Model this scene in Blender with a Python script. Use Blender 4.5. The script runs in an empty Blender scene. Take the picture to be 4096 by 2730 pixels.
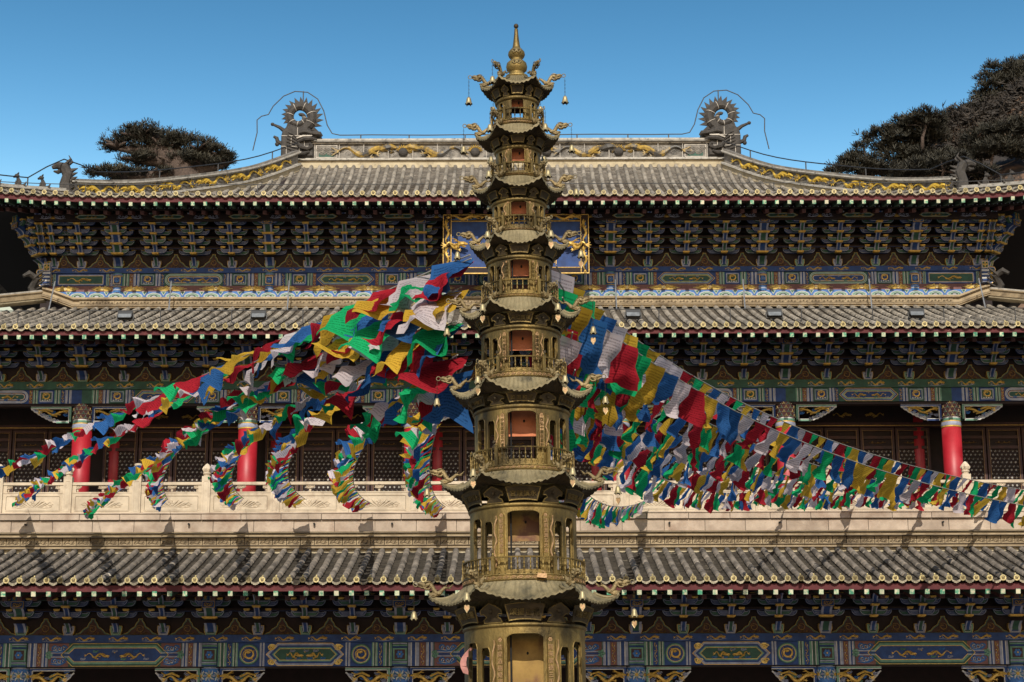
import bpy, bmesh, math, random
from mathutils import Vector, Matrix
rnd = random.Random(11)
R = math.radians
sin, cos, pi = math.sin, math.cos, math.pi
S = bpy.context.scene
C = S.collection

# ------------------------------------------------------------------ camera, sky, sun, exposure
cam_data = bpy.data.cameras.new("camera")
cam = bpy.data.objects.new("camera", cam_data)
C.objects.link(cam)
cam_data.lens = 68.94
cam_data.sensor_width = 36.0
cam_data.clip_end = 3000
cam.matrix_world = Matrix.Rotation(R(90 + 14.2), 4, 'X') @ Matrix.Rotation(R(-0.17), 4, 'Z')
S.camera = cam
GROUND = -1.6                     # the eye is 1.6 m above the courtyard paving

SUN_EL, SUN_AZ = 38.5, -2.0       # the sun stands behind the camera, a touch to its left
world = bpy.data.worlds.new("World")
S.world = world
world.use_nodes = True
wn = world.node_tree
wn.nodes.clear()
sky = wn.nodes.new("ShaderNodeTexSky")
sky.sky_type = 'NISHITA'
sky.sun_disc = False
sky.sun_elevation = R(SUN_EL)
sky.sun_rotation = R(180 + SUN_AZ)
sky.altitude = 400
sky.air_density = 1.0
sky.dust_density = 1.6
sky.ozone_density = 1.4
hsv = wn.nodes.new("ShaderNodeHueSaturation")
hsv.inputs['Hue'].default_value = 0.485
hsv.inputs['Saturation'].default_value = 1.3
bg = wn.nodes.new("ShaderNodeBackground")
bg.inputs['Strength'].default_value = 0.14
wo = wn.nodes.new("ShaderNodeOutputWorld")
# hazy air: the pale horizon reaches high up the sky before it deepens to blue
geo_ = wn.nodes.new("ShaderNodeTexCoord"); sep = wn.nodes.new("ShaderNodeSeparateXYZ"); com = wn.nodes.new("ShaderNodeCombineXYZ")
mr_ = wn.nodes.new("ShaderNodeMapRange"); mr_.clamp = False
mr_.inputs[1].default_value = .255; mr_.inputs[2].default_value = .45; mr_.inputs[3].default_value = .0; mr_.inputs[4].default_value = .62
mx_ = wn.nodes.new("ShaderNodeMath"); mx_.operation = 'MAXIMUM'; mx_.inputs[1].default_value = .02
wn.links.new(geo_.outputs['Generated'], sep.inputs[0]); wn.links.new(sep.outputs[0], com.inputs[0]); wn.links.new(sep.outputs[1], com.inputs[1])
wn.links.new(sep.outputs[2], mr_.inputs[0]); wn.links.new(mr_.outputs[0], mx_.inputs[0]); wn.links.new(mx_.outputs[0], com.inputs[2])
wn.links.new(com.outputs[0], sky.inputs['Vector'])
wn.links.new(sky.outputs[0], hsv.inputs['Color'])
wn.links.new(hsv.outputs[0], bg.inputs['Color'])
wn.links.new(bg.outputs[0], wo.inputs['Surface'])

sun_data = bpy.data.lights.new("sun", 'SUN')
sun_data.energy = 4.4
sun_data.angle = R(0.5)
sun_data.color = (1.0, 0.93, 0.80)
sun = bpy.data.objects.new("sun", sun_data)
C.objects.link(sun)
_d = Vector((-sin(R(SUN_AZ)) * cos(R(SUN_EL)) * -1, -cos(R(SUN_AZ)) * cos(R(SUN_EL)), sin(R(SUN_EL))))
sun.rotation_euler = _d.to_track_quat('Z', 'Y').to_euler()
sun.location = (0, -40, 40)

S.view_settings.view_transform = 'Standard'
S.view_settings.look = 'None'
S.view_settings.gamma = 1.0
S.view_settings.use_curve_mapping = False
S.view_settings.exposure = 0.18
S.render.engine = 'CYCLES'
S.cycles.max_bounces = 6
S.cycles.diffuse_bounces = 3
S.cycles.use_denoising = True

# ------------------------------------------------------------------ materials
M = {}
def mat(name, col, rough=0.75, metal=0.0, col2=None, scale=6.0, detail=5.0, fac=(0.35, 0.65), bump=0.0, bscale=None,
        rand=0.0, tint=False, transl=0.0, spec=0.5, col3=None, scale3=1.5, fac3=(0.55, 0.62), coat=0.0, stretch=None):
    m = bpy.data.materials.new(name)
    m.use_nodes = True
    n, L = m.node_tree.nodes, m.node_tree.links
    n.clear()
    out = n.new("ShaderNodeOutputMaterial")
    b = n.new("ShaderNodeBsdfPrincipled")
    b.inputs['Roughness'].default_value = rough
    b.inputs['Metallic'].default_value = metal
    b.inputs['Specular IOR Level'].default_value = spec
    if coat: b.inputs['Coat Weight'].default_value = coat
    L.new(b.outputs[0], out.inputs['Surface'])
    geo = n.new("ShaderNodeNewGeometry")
    vec = geo.outputs['Position']
    if stretch:
        mp = n.new("ShaderNodeMapping"); mp.inputs['Scale'].default_value = stretch
        L.new(vec, mp.inputs['Vector']); vec = mp.outputs[0]
    def noise(sc, dt=detail):
        t = n.new("ShaderNodeTexNoise")
        t.inputs['Scale'].default_value = sc; t.inputs['Detail'].default_value = dt; t.inputs['Roughness'].default_value = 0.62
        L.new(vec, t.inputs['Vector'])
        return t.outputs['Fac']
    def mix(a, bb, f, mode='MIX'):
        x = n.new("ShaderNodeMix"); x.data_type = 'RGBA'; x.blend_type = mode
        for s, v in ((6, a), (7, bb)):
            if isinstance(v, tuple): x.inputs[s].default_value = (*v[:3], 1)
            else: L.new(v, x.inputs[s])
        if isinstance(f, float): x.inputs[0].default_value = f
        else: L.new(f, x.inputs[0])
        return x.outputs[2]
    def ramp(v, a, bb):
        r = n.new("ShaderNodeMapRange"); r.inputs[1].default_value = a; r.inputs[2].default_value = bb
        L.new(v, r.inputs[0]); return r.outputs[0]
    if col2 is None: col2 = tuple(min(1, c * 1.28) for c in col); base = tuple(c * 0.78 for c in col)
    else: base = col
    nz = noise(scale)
    c = mix(base, col2, ramp(nz, *fac))
    if col3: c = mix(c, col3, ramp(noise(scale3, 8.0), *fac3))
    if rand:
        oi = n.new("ShaderNodeObjectInfo")
        mr = n.new("ShaderNodeMapRange"); mr.inputs[3].default_value = 1 - rand; mr.inputs[4].default_value = 1 + rand
        L.new(oi.outputs['Random'], mr.inputs[0])
        x = n.new("ShaderNodeVectorMath"); x.operation = 'SCALE'; L.new(c, x.inputs[0]); L.new(mr.outputs[0], x.inputs['Scale']); c = x.outputs[0]
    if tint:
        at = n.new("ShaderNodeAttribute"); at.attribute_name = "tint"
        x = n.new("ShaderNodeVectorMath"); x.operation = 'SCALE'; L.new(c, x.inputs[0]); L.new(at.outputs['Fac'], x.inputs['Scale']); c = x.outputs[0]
    L.new(c, b.inputs['Base Color'])
    if bump:
        bp = n.new("ShaderNodeBump"); bp.inputs['Strength'].default_value = bump; bp.inputs['Distance'].default_value = 0.02
        L.new(noise(bscale or scale * 4, 6.0), bp.inputs['Height']); L.new(bp.outputs[0], b.inputs['Normal'])
    if transl:
        tr = n.new("ShaderNodeBsdfTranslucent"); L.new(c, tr.inputs['Color'])
        ms = n.new("ShaderNodeMixShader"); ms.inputs[0].default_value = transl
        L.new(b.outputs[0], ms.inputs[1]); L.new(tr.outputs[0], ms.inputs[2]); L.new(ms.outputs[0], out.inputs['Surface'])
    M[name] = m
    return m

mat('stone', (.31, .24, .185), .88, col2=(.45, .36, .28), scale=2.2, bump=.5, bscale=60, col3=(.24, .165, .12), scale3=1.3, fac3=(.52, .75), rand=.10)
mat('carved_stone', (.42, .345, .255), .86, col2=(.57, .475, .355), scale=2.5, bump=.4, bscale=50, col3=(.27, .20, .145), scale3=3, fac3=(.54, .75), rand=.06)
mat('plaster', (.36, .30, .20), .9, col2=(.49, .42, .29), scale=2.0, bump=.25, bscale=25, col3=(.22, .18, .12), scale3=3.5, fac3=(.54, .7))
mat('frieze_dark', (.09, .065, .038), .9, col2=(.17, .125, .075), scale=8)
mat('frieze', (.24, .18, .11), .88, col2=(.36, .28, .175), scale=3.0, bump=.5, bscale=40, col3=(.11, .08, .05), scale3=1.4, fac3=(.52, .70), rand=.12)
mat('groove', (.11, .085, .06), .95)
mat('tile_dark', (.082, .068, .055), .9, col2=(.185, .155, .125), scale=3.0, bump=.45, bscale=35, rand=.42, col3=(.40, .36, .30), scale3=6, fac3=(.64, .70))
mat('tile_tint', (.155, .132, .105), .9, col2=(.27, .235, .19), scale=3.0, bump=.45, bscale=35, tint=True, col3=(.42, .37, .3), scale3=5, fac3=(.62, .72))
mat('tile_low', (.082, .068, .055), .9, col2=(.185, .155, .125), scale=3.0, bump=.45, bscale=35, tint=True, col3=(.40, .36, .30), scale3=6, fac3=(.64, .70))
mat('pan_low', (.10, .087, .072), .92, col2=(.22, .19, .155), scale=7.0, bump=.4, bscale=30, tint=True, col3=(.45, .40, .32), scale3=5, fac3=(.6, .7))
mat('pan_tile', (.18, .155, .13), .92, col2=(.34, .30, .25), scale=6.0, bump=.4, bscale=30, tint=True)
mat('drip', (.22, .19, .14), .85, col2=(.42, .37, .27), scale=14, bump=.8, bscale=70, rand=.3)
mat('disc', (.30, .235, .10), .55, col2=(.50, .42, .21), scale=20, rand=.38, metal=.15)
mat('disc_relief', (.07, .05, .02), .5, col2=(.16, .115, .04), scale=30, metal=.2)
mat('fascia', (.062, .007, .010), .8, col2=(.095, .014, .016), scale=5, col3=(.38, .20, .17), scale3=5, fac3=(.66, .74), bump=.2)
mat('rafter', (.05, .012, .012), .8, col2=(.08, .022, .02), scale=5)
mat('rafter_green', (.02, .05, .035), .8)
mat('rafter_end', (.05, .26, .15), .6, col2=(.50, .52, .36), scale=14, fac=(.42, .58), col3=(.55, .50, .36), scale3=3, fac3=(.5, .62), rand=.2)
mat('rafter_pattern', (.07, .03, .035), .7, col2=(.12, .05, .05), scale=20)
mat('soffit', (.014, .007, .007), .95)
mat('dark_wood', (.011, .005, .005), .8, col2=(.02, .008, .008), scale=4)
mat('black', (.006, .006, .007), .9)
mat('maroon', (.022, .006, .006), .65, col2=(.05, .014, .013), scale=6)
mat('purple', (.115, .045, .045), .7, col2=(.16, .07, .065), scale=4, bump=.1)
mat('red_lacquer', (.27, .006, .014), .48, col2=(.36, .016, .028), scale=2.0, bump=.08, bscale=30, col3=(.42, .05, .06), scale3=1.1, fac3=(.55, .8))
mat('blue', (.005, .026, .115), .7, col2=(.010, .048, .19), scale=5, bump=.1)
mat('blue_light', (.022, .10, .30), .65, col2=(.045, .16, .42), scale=7)
mat('green', (.012, .050, .036), .7, col2=(.022, .085, .06), scale=5, bump=.1)
mat('green_light', (.07, .17, .12), .65, col2=(.14, .28, .205), scale=5)
mat('lilac', (.17, .185, .27), .7, col2=(.31, .33, .43), scale=5)
mat('white_paint', (.36, .355, .35), .7, col2=(.56, .55, .53), scale=6)
mat('gold', (.36, .215, .035), .42, metal=.3, col2=(.60, .39, .09), scale=14)
mat('gold_dim', (.13, .07, .018), .5, metal=.2, col2=(.26, .15, .04), scale=14)
mat('gold_bright', (.62, .43, .11), .4, metal=.2, col2=(.82, .64, .25), scale=14)
mat('glaze_yellow', (.42, .26, .025), .45, col2=(.62, .42, .06), scale=9, col3=(.08, .065, .045), scale3=2.6, fac3=(.60, .70))
mat('glaze_dull', (.20, .13, .035), .5, col2=(.42, .27, .05), scale=7, col3=(.06, .055, .05), scale3=2.0, fac3=(.47, .56))
mat('ridge_stone', (.13, .118, .104), .88, col2=(.25, .228, .20), scale=5, bump=.5, bscale=22, col3=(.07, .065, .06), scale3=2, fac3=(.52, .66))
mat('ridge_edge', (.30, .275, .24), .88, col2=(.48, .45, .40), scale=6, bump=.3, bscale=30, col3=(.10, .09, .08), scale3=4, fac3=(.55, .68))
mat('finial_tile', (.028, .024, .021), .8, col2=(.058, .05, .044), scale=6, bump=.6, bscale=28)
mat('mortar', (.46, .42, .37), .9)
mat('bronze', (.125, .083, .026), .52, metal=.68, col2=(.30, .21, .07), scale=6, fac=(.3, .7), bump=.35, bscale=60, col3=(.03, .023, .012), scale3=3.5, fac3=(.46, .68), stretch=(1, 1, .45))
mat('bronze_pale', (.15, .12, .062), .65, metal=.3, col2=(.27, .22, .122), scale=9, fac=(.3, .7), bump=.4, bscale=70, col3=(.07, .06, .035), scale3=5, fac3=(.52, .70))
mat('bronze_dragon', (.16, .115, .052), .55, metal=.45, col2=(.30, .225, .11), scale=25, bump=.4, bscale=120, rand=.25)
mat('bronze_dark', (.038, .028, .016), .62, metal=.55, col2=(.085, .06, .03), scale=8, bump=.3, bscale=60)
mat('bronze_warm', (.34, .21, .095), .55, metal=.45, col2=(.48, .30, .16), scale=12, bump=.3, bscale=60)
mat('copper_plate', (.40, .115, .045), .75, col2=(.56, .19, .085), scale=5, bump=.2, bscale=40, col3=(.30, .10, .04), scale3=2.5, fac3=(.5, .7))
mat('brass_plate', (.22, .13, .03), .6, metal=.3, col2=(.38, .24, .06), scale=6, col3=(.12, .05, .025), scale3=3, fac3=(.48, .6))
mat('lattice_paper', (.20, .19, .175), .8, col2=(.42, .40, .37), scale=2.5)
mat('bark', (.05, .035, .028), .95, col2=(.10, .07, .055), scale=12, bump=.8)
mat('needles', (.020, .018, .012), .8, col2=(.045, .040, .025), scale=.8, rand=.15)
mat('scrub', (.024, .019, .015), .9, col2=(.05, .038, .028), scale=.6)
mat('rock', (.13, .075, .048), .92, col2=(.25, .15, .095), scale=.5, detail=9, bump=1.0, bscale=1.4, col3=(.035, .027, .023), scale3=.35, fac3=(.47, .58), stretch=(1, 1, 1.8))
mat('paving', (.115, .105, .095), .9, col2=(.17, .155, .14), scale=.8, bump=.2, bscale=30)
mat('iron', (.03, .03, .032), .55, metal=.4)
mat('steel', (.32, .32, .33), .4, metal=.7)
mat('lamp_black', (.012, .012, .013), .5)
mat('lamp_glass', (.16, .17, .18), .15)
mat('pink_cloth', (.55, .25, .22), .85, transl=.3)
mat('bell', (.26, .21, .115), .5, metal=.5, col2=(.42, .34, .18), scale=40)
mat('cord', (.25, .24, .22), .9)

def flag_mat(name, col, dark):
    m = bpy.data.materials.new(name); m.use_nodes = True
    n, L = m.node_tree.nodes, m.node_tree.links
    n.clear()
    out = n.new("ShaderNodeOutputMaterial")
    uv = n.new("ShaderNodeTexCoord")
    sp = n.new("ShaderNodeSeparateXYZ"); L.new(uv.outputs['UV'], sp.inputs[0])
    def math_(op, a, b=None):
        x = n.new("ShaderNodeMath"); x.operation = op
        for i, v in enumerate((a, b)):
            if v is None: continue
            if isinstance(v, (int, float)): x.inputs[i].default_value = v
            else: L.new(v, x.inputs[i])
        return x.outputs[0]
    lines = math_('GREATER_THAN', math_('SINE', math_('MULTIPLY', sp.outputs[1], 2 * pi * 15)), 0.15)
    tx = n.new("ShaderNodeTexNoise"); tx.inputs['Scale'].default_value = 26
    mp = n.new("ShaderNodeMapping"); mp.inputs['Scale'].default_value = (2.2, .6, 1); L.new(uv.outputs['UV'], mp.inputs[0]); L.new(mp.outputs[0], tx.inputs['Vector'])
    words_ = math_('GREATER_THAN', tx.outputs['Fac'], 0.46)
    ink = math_('MULTIPLY', lines, words_)
    # blank margin round the print
    for o, a in ((0, .07), (1, .08)):
        e = math_('GREATER_THAN', math_('ABSOLUTE', math_('SUBTRACT', sp.outputs[o], .5)), .5 - a)
        ink = math_('MULTIPLY', ink, math_('SUBTRACT', 1.0, e))
    ink = math_('MULTIPLY', ink, .62)
    # the printed figure in the middle of the cloth
    oi = n.new("ShaderNodeObjectInfo")
    mx = n.new("ShaderNodeMix"); mx.data_type = 'RGBA'
    mx.inputs[6].default_value = (*col, 1); mx.inputs[7].default_value = (*dark, 1); L.new(ink, mx.inputs[0])
    mr = n.new("ShaderNodeMapRange"); mr.inputs[3].default_value = .70; mr.inputs[4].default_value = 1.15; L.new(oi.outputs['Random'], mr.inputs[0])
    sc = n.new("ShaderNodeVectorMath"); sc.operation = 'SCALE'; L.new(mx.outputs[2], sc.inputs[0]); L.new(mr.outputs[0], sc.inputs['Scale'])
    d = n.new("ShaderNodeBsdfDiffuse"); t = n.new("ShaderNodeBsdfTranslucent")
    L.new(sc.outputs[0], d.inputs[0]); L.new(sc.outputs[0], t.inputs[0])
    ms = n.new("ShaderNodeMixShader"); ms.inputs[0].default_value = .45
    L.new(d.outputs[0], ms.inputs[1]); L.new(t.outputs[0], ms.inputs[2]); L.new(ms.outputs[0], out.inputs['Surface'])
    M[name] = m
flag_mat('flag_blue', (.035, .125, .34), (.010, .028, .085))
flag_mat('flag_white', (.64, .55, .57), (.20, .15, .17))
flag_mat('flag_red', (.40, .022, .035), (.11, .006, .010))
flag_mat('flag_green', (.016, .40, .14), (.006, .10, .038))
flag_mat('flag_yellow', (.62, .38, .045), (.24, .12, .015))

# ------------------------------------------------------------------ mesh helpers
def area2(p): return sum(p[i][0] * p[(i + 1) % len(p)][1] - p[(i + 1) % len(p)][0] * p[i][1] for i in range(len(p)))
def ccw(p): return list(p) if area2(p) > 0 else list(reversed(p))
def inset(p, w):
    out = []; n = len(p)
    for i in range(n):
        a, b, c = p[i - 1], p[i], p[(i + 1) % n]
        d1 = Vector((b[0] - a[0], b[1] - a[1])); d2 = Vector((c[0] - b[0], c[1] - b[1]))
        if d1.length < 1e-9 or d2.length < 1e-9: out.append(b); continue
        d1.normalize(); d2.normalize()
        n1 = Vector((-d1.y, d1.x)); n2 = Vector((-d2.y, d2.x))
        m = n1 + n2
        k = m.dot(n1)
        m = m * (w / max(k, .35)) if m.length > 1e-6 else n1 * w
        out.append((b[0] + m.x, b[1] + m.y))
    return out
class MB:
    def __init__(s): s.v = []; s.f = []; s.m = []; s.names = []; s.t = None; s.uv = None
    def mi(s, name):
        if name not in s.names: s.names.append(name)
        return s.names.index(name)
    def add(s, v, f, mt):
        o = len(s.v); k = s.mi(mt)
        s.v += [tuple(q) for q in v]
        for q in f: s.f.append(tuple(i + o for i in q)); s.m.append(k)
        return s
    def box(s, c, d, mt, rz=0.0, rx=0.0):
        x, y, z = d[0] / 2, d[1] / 2, d[2] / 2
        v = [Vector(q) for q in ((-x, -y, -z), (x, -y, -z), (x, y, -z), (-x, y, -z), (-x, -y, z), (x, -y, z), (x, y, z), (-x, y, z))]
        if rx: v = [Matrix.Rotation(rx, 3, 'X') @ q for q in v]
        if rz: v = [Matrix.Rotation(rz, 3, 'Z') @ q for q in v]
        c = Vector(c)
        return s.add([q + c for q in v], [(0, 3, 2, 1), (4, 5, 6, 7), (0, 1, 5, 4), (1, 2, 6, 5), (2, 3, 7, 6), (3, 0, 4, 7)], mt)
    def span(s, x0, x1, y0, y1, z0, z1, mt): return s.box(((x0 + x1) / 2, (y0 + y1) / 2, (z0 + z1) / 2), (x1 - x0, y1 - y0, z1 - z0), mt)
    def plate(s, out, y, th, rings, fill, side=None, step=.0015):
        """an upright plate facing -Y: outline (x, z), painted borders (width, material) and a field"""
        p = ccw(out); n = len(p)
        side = side or (rings[0][1] if rings else fill)
        s.add([(q[0], y, q[1]) for q in p] + [(q[0], y + th, q[1]) for q in p], [(i, i + n, (i + 1) % n + n, (i + 1) % n) for i in range(n)], side)
        cur = p; yy = y
        for w, mt in rings:
            nx = inset(cur, w)
            y2 = yy + step
            s.add([(q[0], yy, q[1]) for q in cur] + [(q[0], y2, q[1]) for q in nx], [(i, (i + 1) % n, (i + 1) % n + n, i + n) for i in range(n)], mt)
            cur = nx; yy = y2
        s.add([(q[0], yy, q[1]) for q in cur], [tuple(range(n))], fill)
        return s
    def tube(s, pts, rad, n=6, mt='gold', cap=True, up=None):
        pts = [Vector(p) for p in pts]; k = len(pts)
        rad = [rad] * k if isinstance(rad, (int, float)) else list(rad)
        v = []; ref = None
        for i in range(k):
            t = (pts[min(i + 1, k - 1)] - pts[max(i - 1, 0)])
            if t.length < 1e-9: t = Vector((0, 0, 1))
            t.normalize()
            if ref is None:
                ref = Vector((0, 1, 0)) if abs(t.y) < .9 else Vector((1, 0, 0))
            a = (ref - t * ref.dot(t))
            if a.length < 1e-5: a = t.orthogonal()
            a.normalize(); b = t.cross(a); ref = a
            for j in range(n):
                w = 2 * pi * j / n
                v.append(pts[i] + (a * cos(w) + b * sin(w)) * rad[i])
        f = [(i * n + j, i * n + (j + 1) % n, (i + 1) * n + (j + 1) % n, (i + 1) * n + j) for i in range(k - 1) for j in range(n)]
        if cap: f += [tuple(reversed(range(n))), tuple((k - 1) * n + j for j in range(n))]
        return s.add(v, f, mt)
    def lathe(s, prof, n, mt, c=(0, 0, 0), a0=0.0, a1=2 * pi, cap=True):
        full = abs(a1 - a0 - 2 * pi) < 1e-6
        m = n if full else n + 1
        v = [(c[0] + r * cos(a0 + (a1 - a0) * j / n), c[1] + r * sin(a0 + (a1 - a0) * j / n), c[2] + z) for r, z in prof for j in range(m)]
        f = []
        for i in range(len(prof) - 1):
            for j in range(n): f.append((i * m + j, i * m + (j + 1) % m, (i + 1) * m + (j + 1) % m, (i + 1) * m + j))
        if cap and full:
            f += [tuple(reversed(range(m))), tuple((len(prof) - 1) * m + j for j in range(m))]
        return s.add(v, f, mt)
    def blob(s, c, d, mt, n=6, k=4):
        v = []; f = []
        for i in range(k + 1):
            p = pi * i / k
            for j in range(n):
                a = 2 * pi * j / n
                v.append((c[0] + d[0] * sin(p) * cos(a), c[1] + d[1] * sin(p) * sin(a), c[2] - d[2] * cos(p)))
        for i in range(k):
            for j in range(n): f.append((i * n + j, i * n + (j + 1) % n, (i + 1) * n + (j + 1) % n, (i + 1) * n + j))
        return s.add(v, f, mt)
    def merge(s, o, loc=(0, 0, 0), sc=1.0, flip=False, rz=0.0):
        loc = Vector(loc); r = Matrix.Rotation(rz, 3, 'Z')
        base = len(s.v)
        sx = -1 if flip else 1
        if isinstance(sc, (int, float)): sc = (sc, sc, sc)
        s.v += [tuple(r @ Vector((q[0] * sc[0] * sx, q[1] * sc[1], q[2] * sc[2])) + loc) for q in o.v]
        for q, m in zip(o.f, o.m):
            q = tuple(reversed(q)) if flip else q
            s.f.append(tuple(i + base for i in q)); s.m.append(s.mi(o.names[m]))
        return s
    def mesh(s, name, smooth=False):
        me = bpy.data.meshes.new(name)
        me.from_pydata(s.v, [], s.f)
        for nm in s.names: me.materials.append(M[nm])
        me.polygons.foreach_set('material_index', s.m)
        if smooth: me.polygons.foreach_set('use_smooth', [True] * len(s.f))
        if s.t:
            at = me.attributes.new('tint', 'FLOAT', 'FACE'); at.data.foreach_set('value', s.t)
        if s.uv:
            l = me.uv_layers.new(name='UVMap')
            for lp in me.loops: l.data[lp.index].uv = s.uv[lp.vertex_index]
        me.update()
        return me
WP = {}
def obj(name, mesh, parent=None, loc=(0, 0, 0), rot=None, sc=None, smooth=False, label=None, kind=None):
    if isinstance(mesh, MB): mesh = mesh.mesh(name, smooth)
    o = bpy.data.objects.new(name, mesh)
    C.objects.link(o)
    loc = Vector(loc); WP[o.name] = loc
    if parent is not None:
        o.parent = parent; o.location = loc - WP[parent.name]
    else: o.location = loc
    if rot is not None: o.rotation_euler = rot
    if sc is not None: o.scale = sc if not isinstance(sc, (int, float)) else (sc, sc, sc)
    if label: o['label'] = label
    if kind: o['kind'] = kind
    return o
def thing(name, label, cat, loc, group=None, mesh=None, smooth=False):
    o = obj(name, mesh, None, loc, smooth=smooth)
    o['label'] = label; o['category'] = cat
    if group: o['group'] = group
    return o
def lerp(a, b, t): return a + (b - a) * t
def pl(pts, x):
    """piecewise-linear with a soft (Catmull-Rom) bend"""
    if x <= pts[0][0]:
        k = (pts[1][1] - pts[0][1]) / (pts[1][0] - pts[0][0]); return pts[0][1] + k * (x - pts[0][0])
    for i in range(len(pts) - 1):
        if x <= pts[i + 1][0]:
            x0, y0 = pts[i]; x1, y1 = pts[i + 1]
            m0 = (y1 - (pts[i - 1][1] if i else 2 * y0 - y1)) / (x1 - (pts[i - 1][0] if i else 2 * x0 - x1))
            m1 = ((pts[i + 2][1] if i + 2 < len(pts) else 2 * y1 - y0) - y0) / ((pts[i + 2][0] if i + 2 < len(pts) else 2 * x1 - x0) - x0)
            h = x1 - x0; t = (x - x0) / h
            return (2*t**3 - 3*t**2 + 1)*y0 + (t**3 - 2*t**2 + t)*h*m0 + (-2*t**3 + 3*t**2)*y1 + (t**3 - t**2)*h*m1
    return pts[-1][1]
def rounded(x0, x1, z0, z1, r, n=4):
    p = []
    for cx, cz, a in ((x1 - r, z0 + r, -90), (x1 - r, z1 - r, 0), (x0 + r, z1 - r, 90), (x0 + r, z0 + r, 180)):
        for i in range(n + 1): p.append((cx + r * cos(R(a + 90 * i / n)), cz + r * sin(R(a + 90 * i / n))))
    return p
GLYPHS = {}
def load_glyphs(chars):
    objs = []
    for ch in sorted(set(chars)):
        cu = bpy.data.curves.new('lettering', 'FONT'); cu.body = ch; cu.size = 1.0; cu.extrude = .5; cu.align_x = 'CENTER'; cu.align_y = 'CENTER'; cu.resolution_u = 1
        o = bpy.data.objects.new('lettering', cu); C.objects.link(o); objs.append((ch, o, cu))
    bpy.context.view_layer.update()
    dg_ = bpy.context.evaluated_depsgraph_get()
    for ch, o, cu in objs:
        me = o.evaluated_get(dg_).to_mesh()
        GLYPHS[ch] = ([tuple(v.co) for v in me.vertices], [tuple(p.vertices) for p in me.polygons])
    for ch, o, cu in objs: bpy.data.objects.remove(o); bpy.data.curves.remove(cu)
load_glyphs('菩提道樹覺禪林圓來廣德三千界頌揚世龍般若靈泉流愛國法雨普潤五大洲宮鎮永妙寶燈四弘十願莊嚴記如同和風佛光照慈雲被夾積泰民安調順春二月金')
def text_mb(ch, size, mt, depth=.004):
    b = MB(); v, f = GLYPHS[ch]
    b.add([(x * size, -z * 2 * depth, y * size) for x, y, z in v], f, mt)
    return b

# ------------------------------------------------------------------ dragon and cloud reliefs
def dragon(length, amp, waves=1.6, r=.02, mt='gold', seed=0, legs=True, phase=0.0, yb=0.0, horn=True, n=5, claws=True):
    """a dragon seen in profile, head towards +X, in the XZ plane"""
    q = random.Random(seed); b = MB(); k = 22; pts = []; rad = []
    for i in range(k):
        t = i / (k - 1)
        x = -length / 2 + length * .80 * t
        z = amp * sin(phase + waves * 2 * pi * t) * (1 - .35 * t)
        pts.append((x, yb - r * .6 * cos(waves * 2 * pi * t), z))
        rad.append(r * (.25 + .95 * min(1, t * 2.2)) * (1 - .2 * max(0, t - .8) * 5))
    b.tube(pts, rad, n, mt)
    hx, hy, hz = pts[-1]
    hz2 = hz + amp * .35
    b.tube([(hx - r, hy, hz), (hx + r * 1.2, hy - r * .4, hz2), (hx + r * 3.0, hy - r * .5, hz2 + r * .3), (hx + r * 5.2, hy - r * .4, hz2 - r * .2)], [r * 1.1, r * 1.55, r * 1.2, r * .55], n, mt)
    b.tube([(hx + r * 1.5, hy - r * .4, hz2 - r * .8), (hx + r * 3.2, hy - r * .4, hz2 - r * 1.9), (hx + r * 4.3, hy - r * .4, hz2 - r * 1.7)], [r * .7, r * .6, r * .25], 4, mt)
    if horn:
        for s_ in (0, 1):
            b.tube([(hx + r * (1.0 - s_), hy, hz2 + r * 1.0), (hx - r * (1.4 + s_), hy, hz2 + r * (2.0 + s_)), (hx - r * (3.8 + s_), hy, hz2 + r * (1.9 + 2 * s_))], [r * .5, r * .4, r * .12], 4, mt)
        b.tube([(hx - r, hy, hz2), (hx - r * 3, hy - r * .3, hz2 - r * .8), (hx - r * 4.6, hy - r * .3, hz2 + r * .2)], [r * .9, r * .6, r * .1], 4, mt)
    if legs:
        for t, sgn in ((.34, -1), (.46, 1), (.66, -1), (.80, -1)):
            i = int(t * (k - 1)); px, py, pz = pts[i]
            ln = amp * (1.0 + .3 * q.random())
            kx = px + sgn * ln * .25 + r; kz = pz - ln * .45
            ex = kx + ln * .55; ez = kz - ln * .15
            b.tube([(px, py, pz), (kx, py - r * .5, kz), (ex, py - r * .5, ez)], [r * .75, r * .6, r * .4], 4, mt)
            if claws:
                for a in (-50, 0, 50):
                    b.tube([(ex, py - r * .5, ez), (ex + r * 1.5 * cos(R(a)), py - r * .5, ez + r * 1.5 * sin(R(a)))], [r * .3, r * .1], 3, mt)
    tx, ty, tz = pts[0]
    for a in (150, 180, 215):
        b.tube([(tx, ty, tz), (tx + r * 3.2 * cos(R(a)), ty, tz + r * 3.2 * sin(R(a)))], [r * .5, r * .1], 3, mt)
    return b
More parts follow.
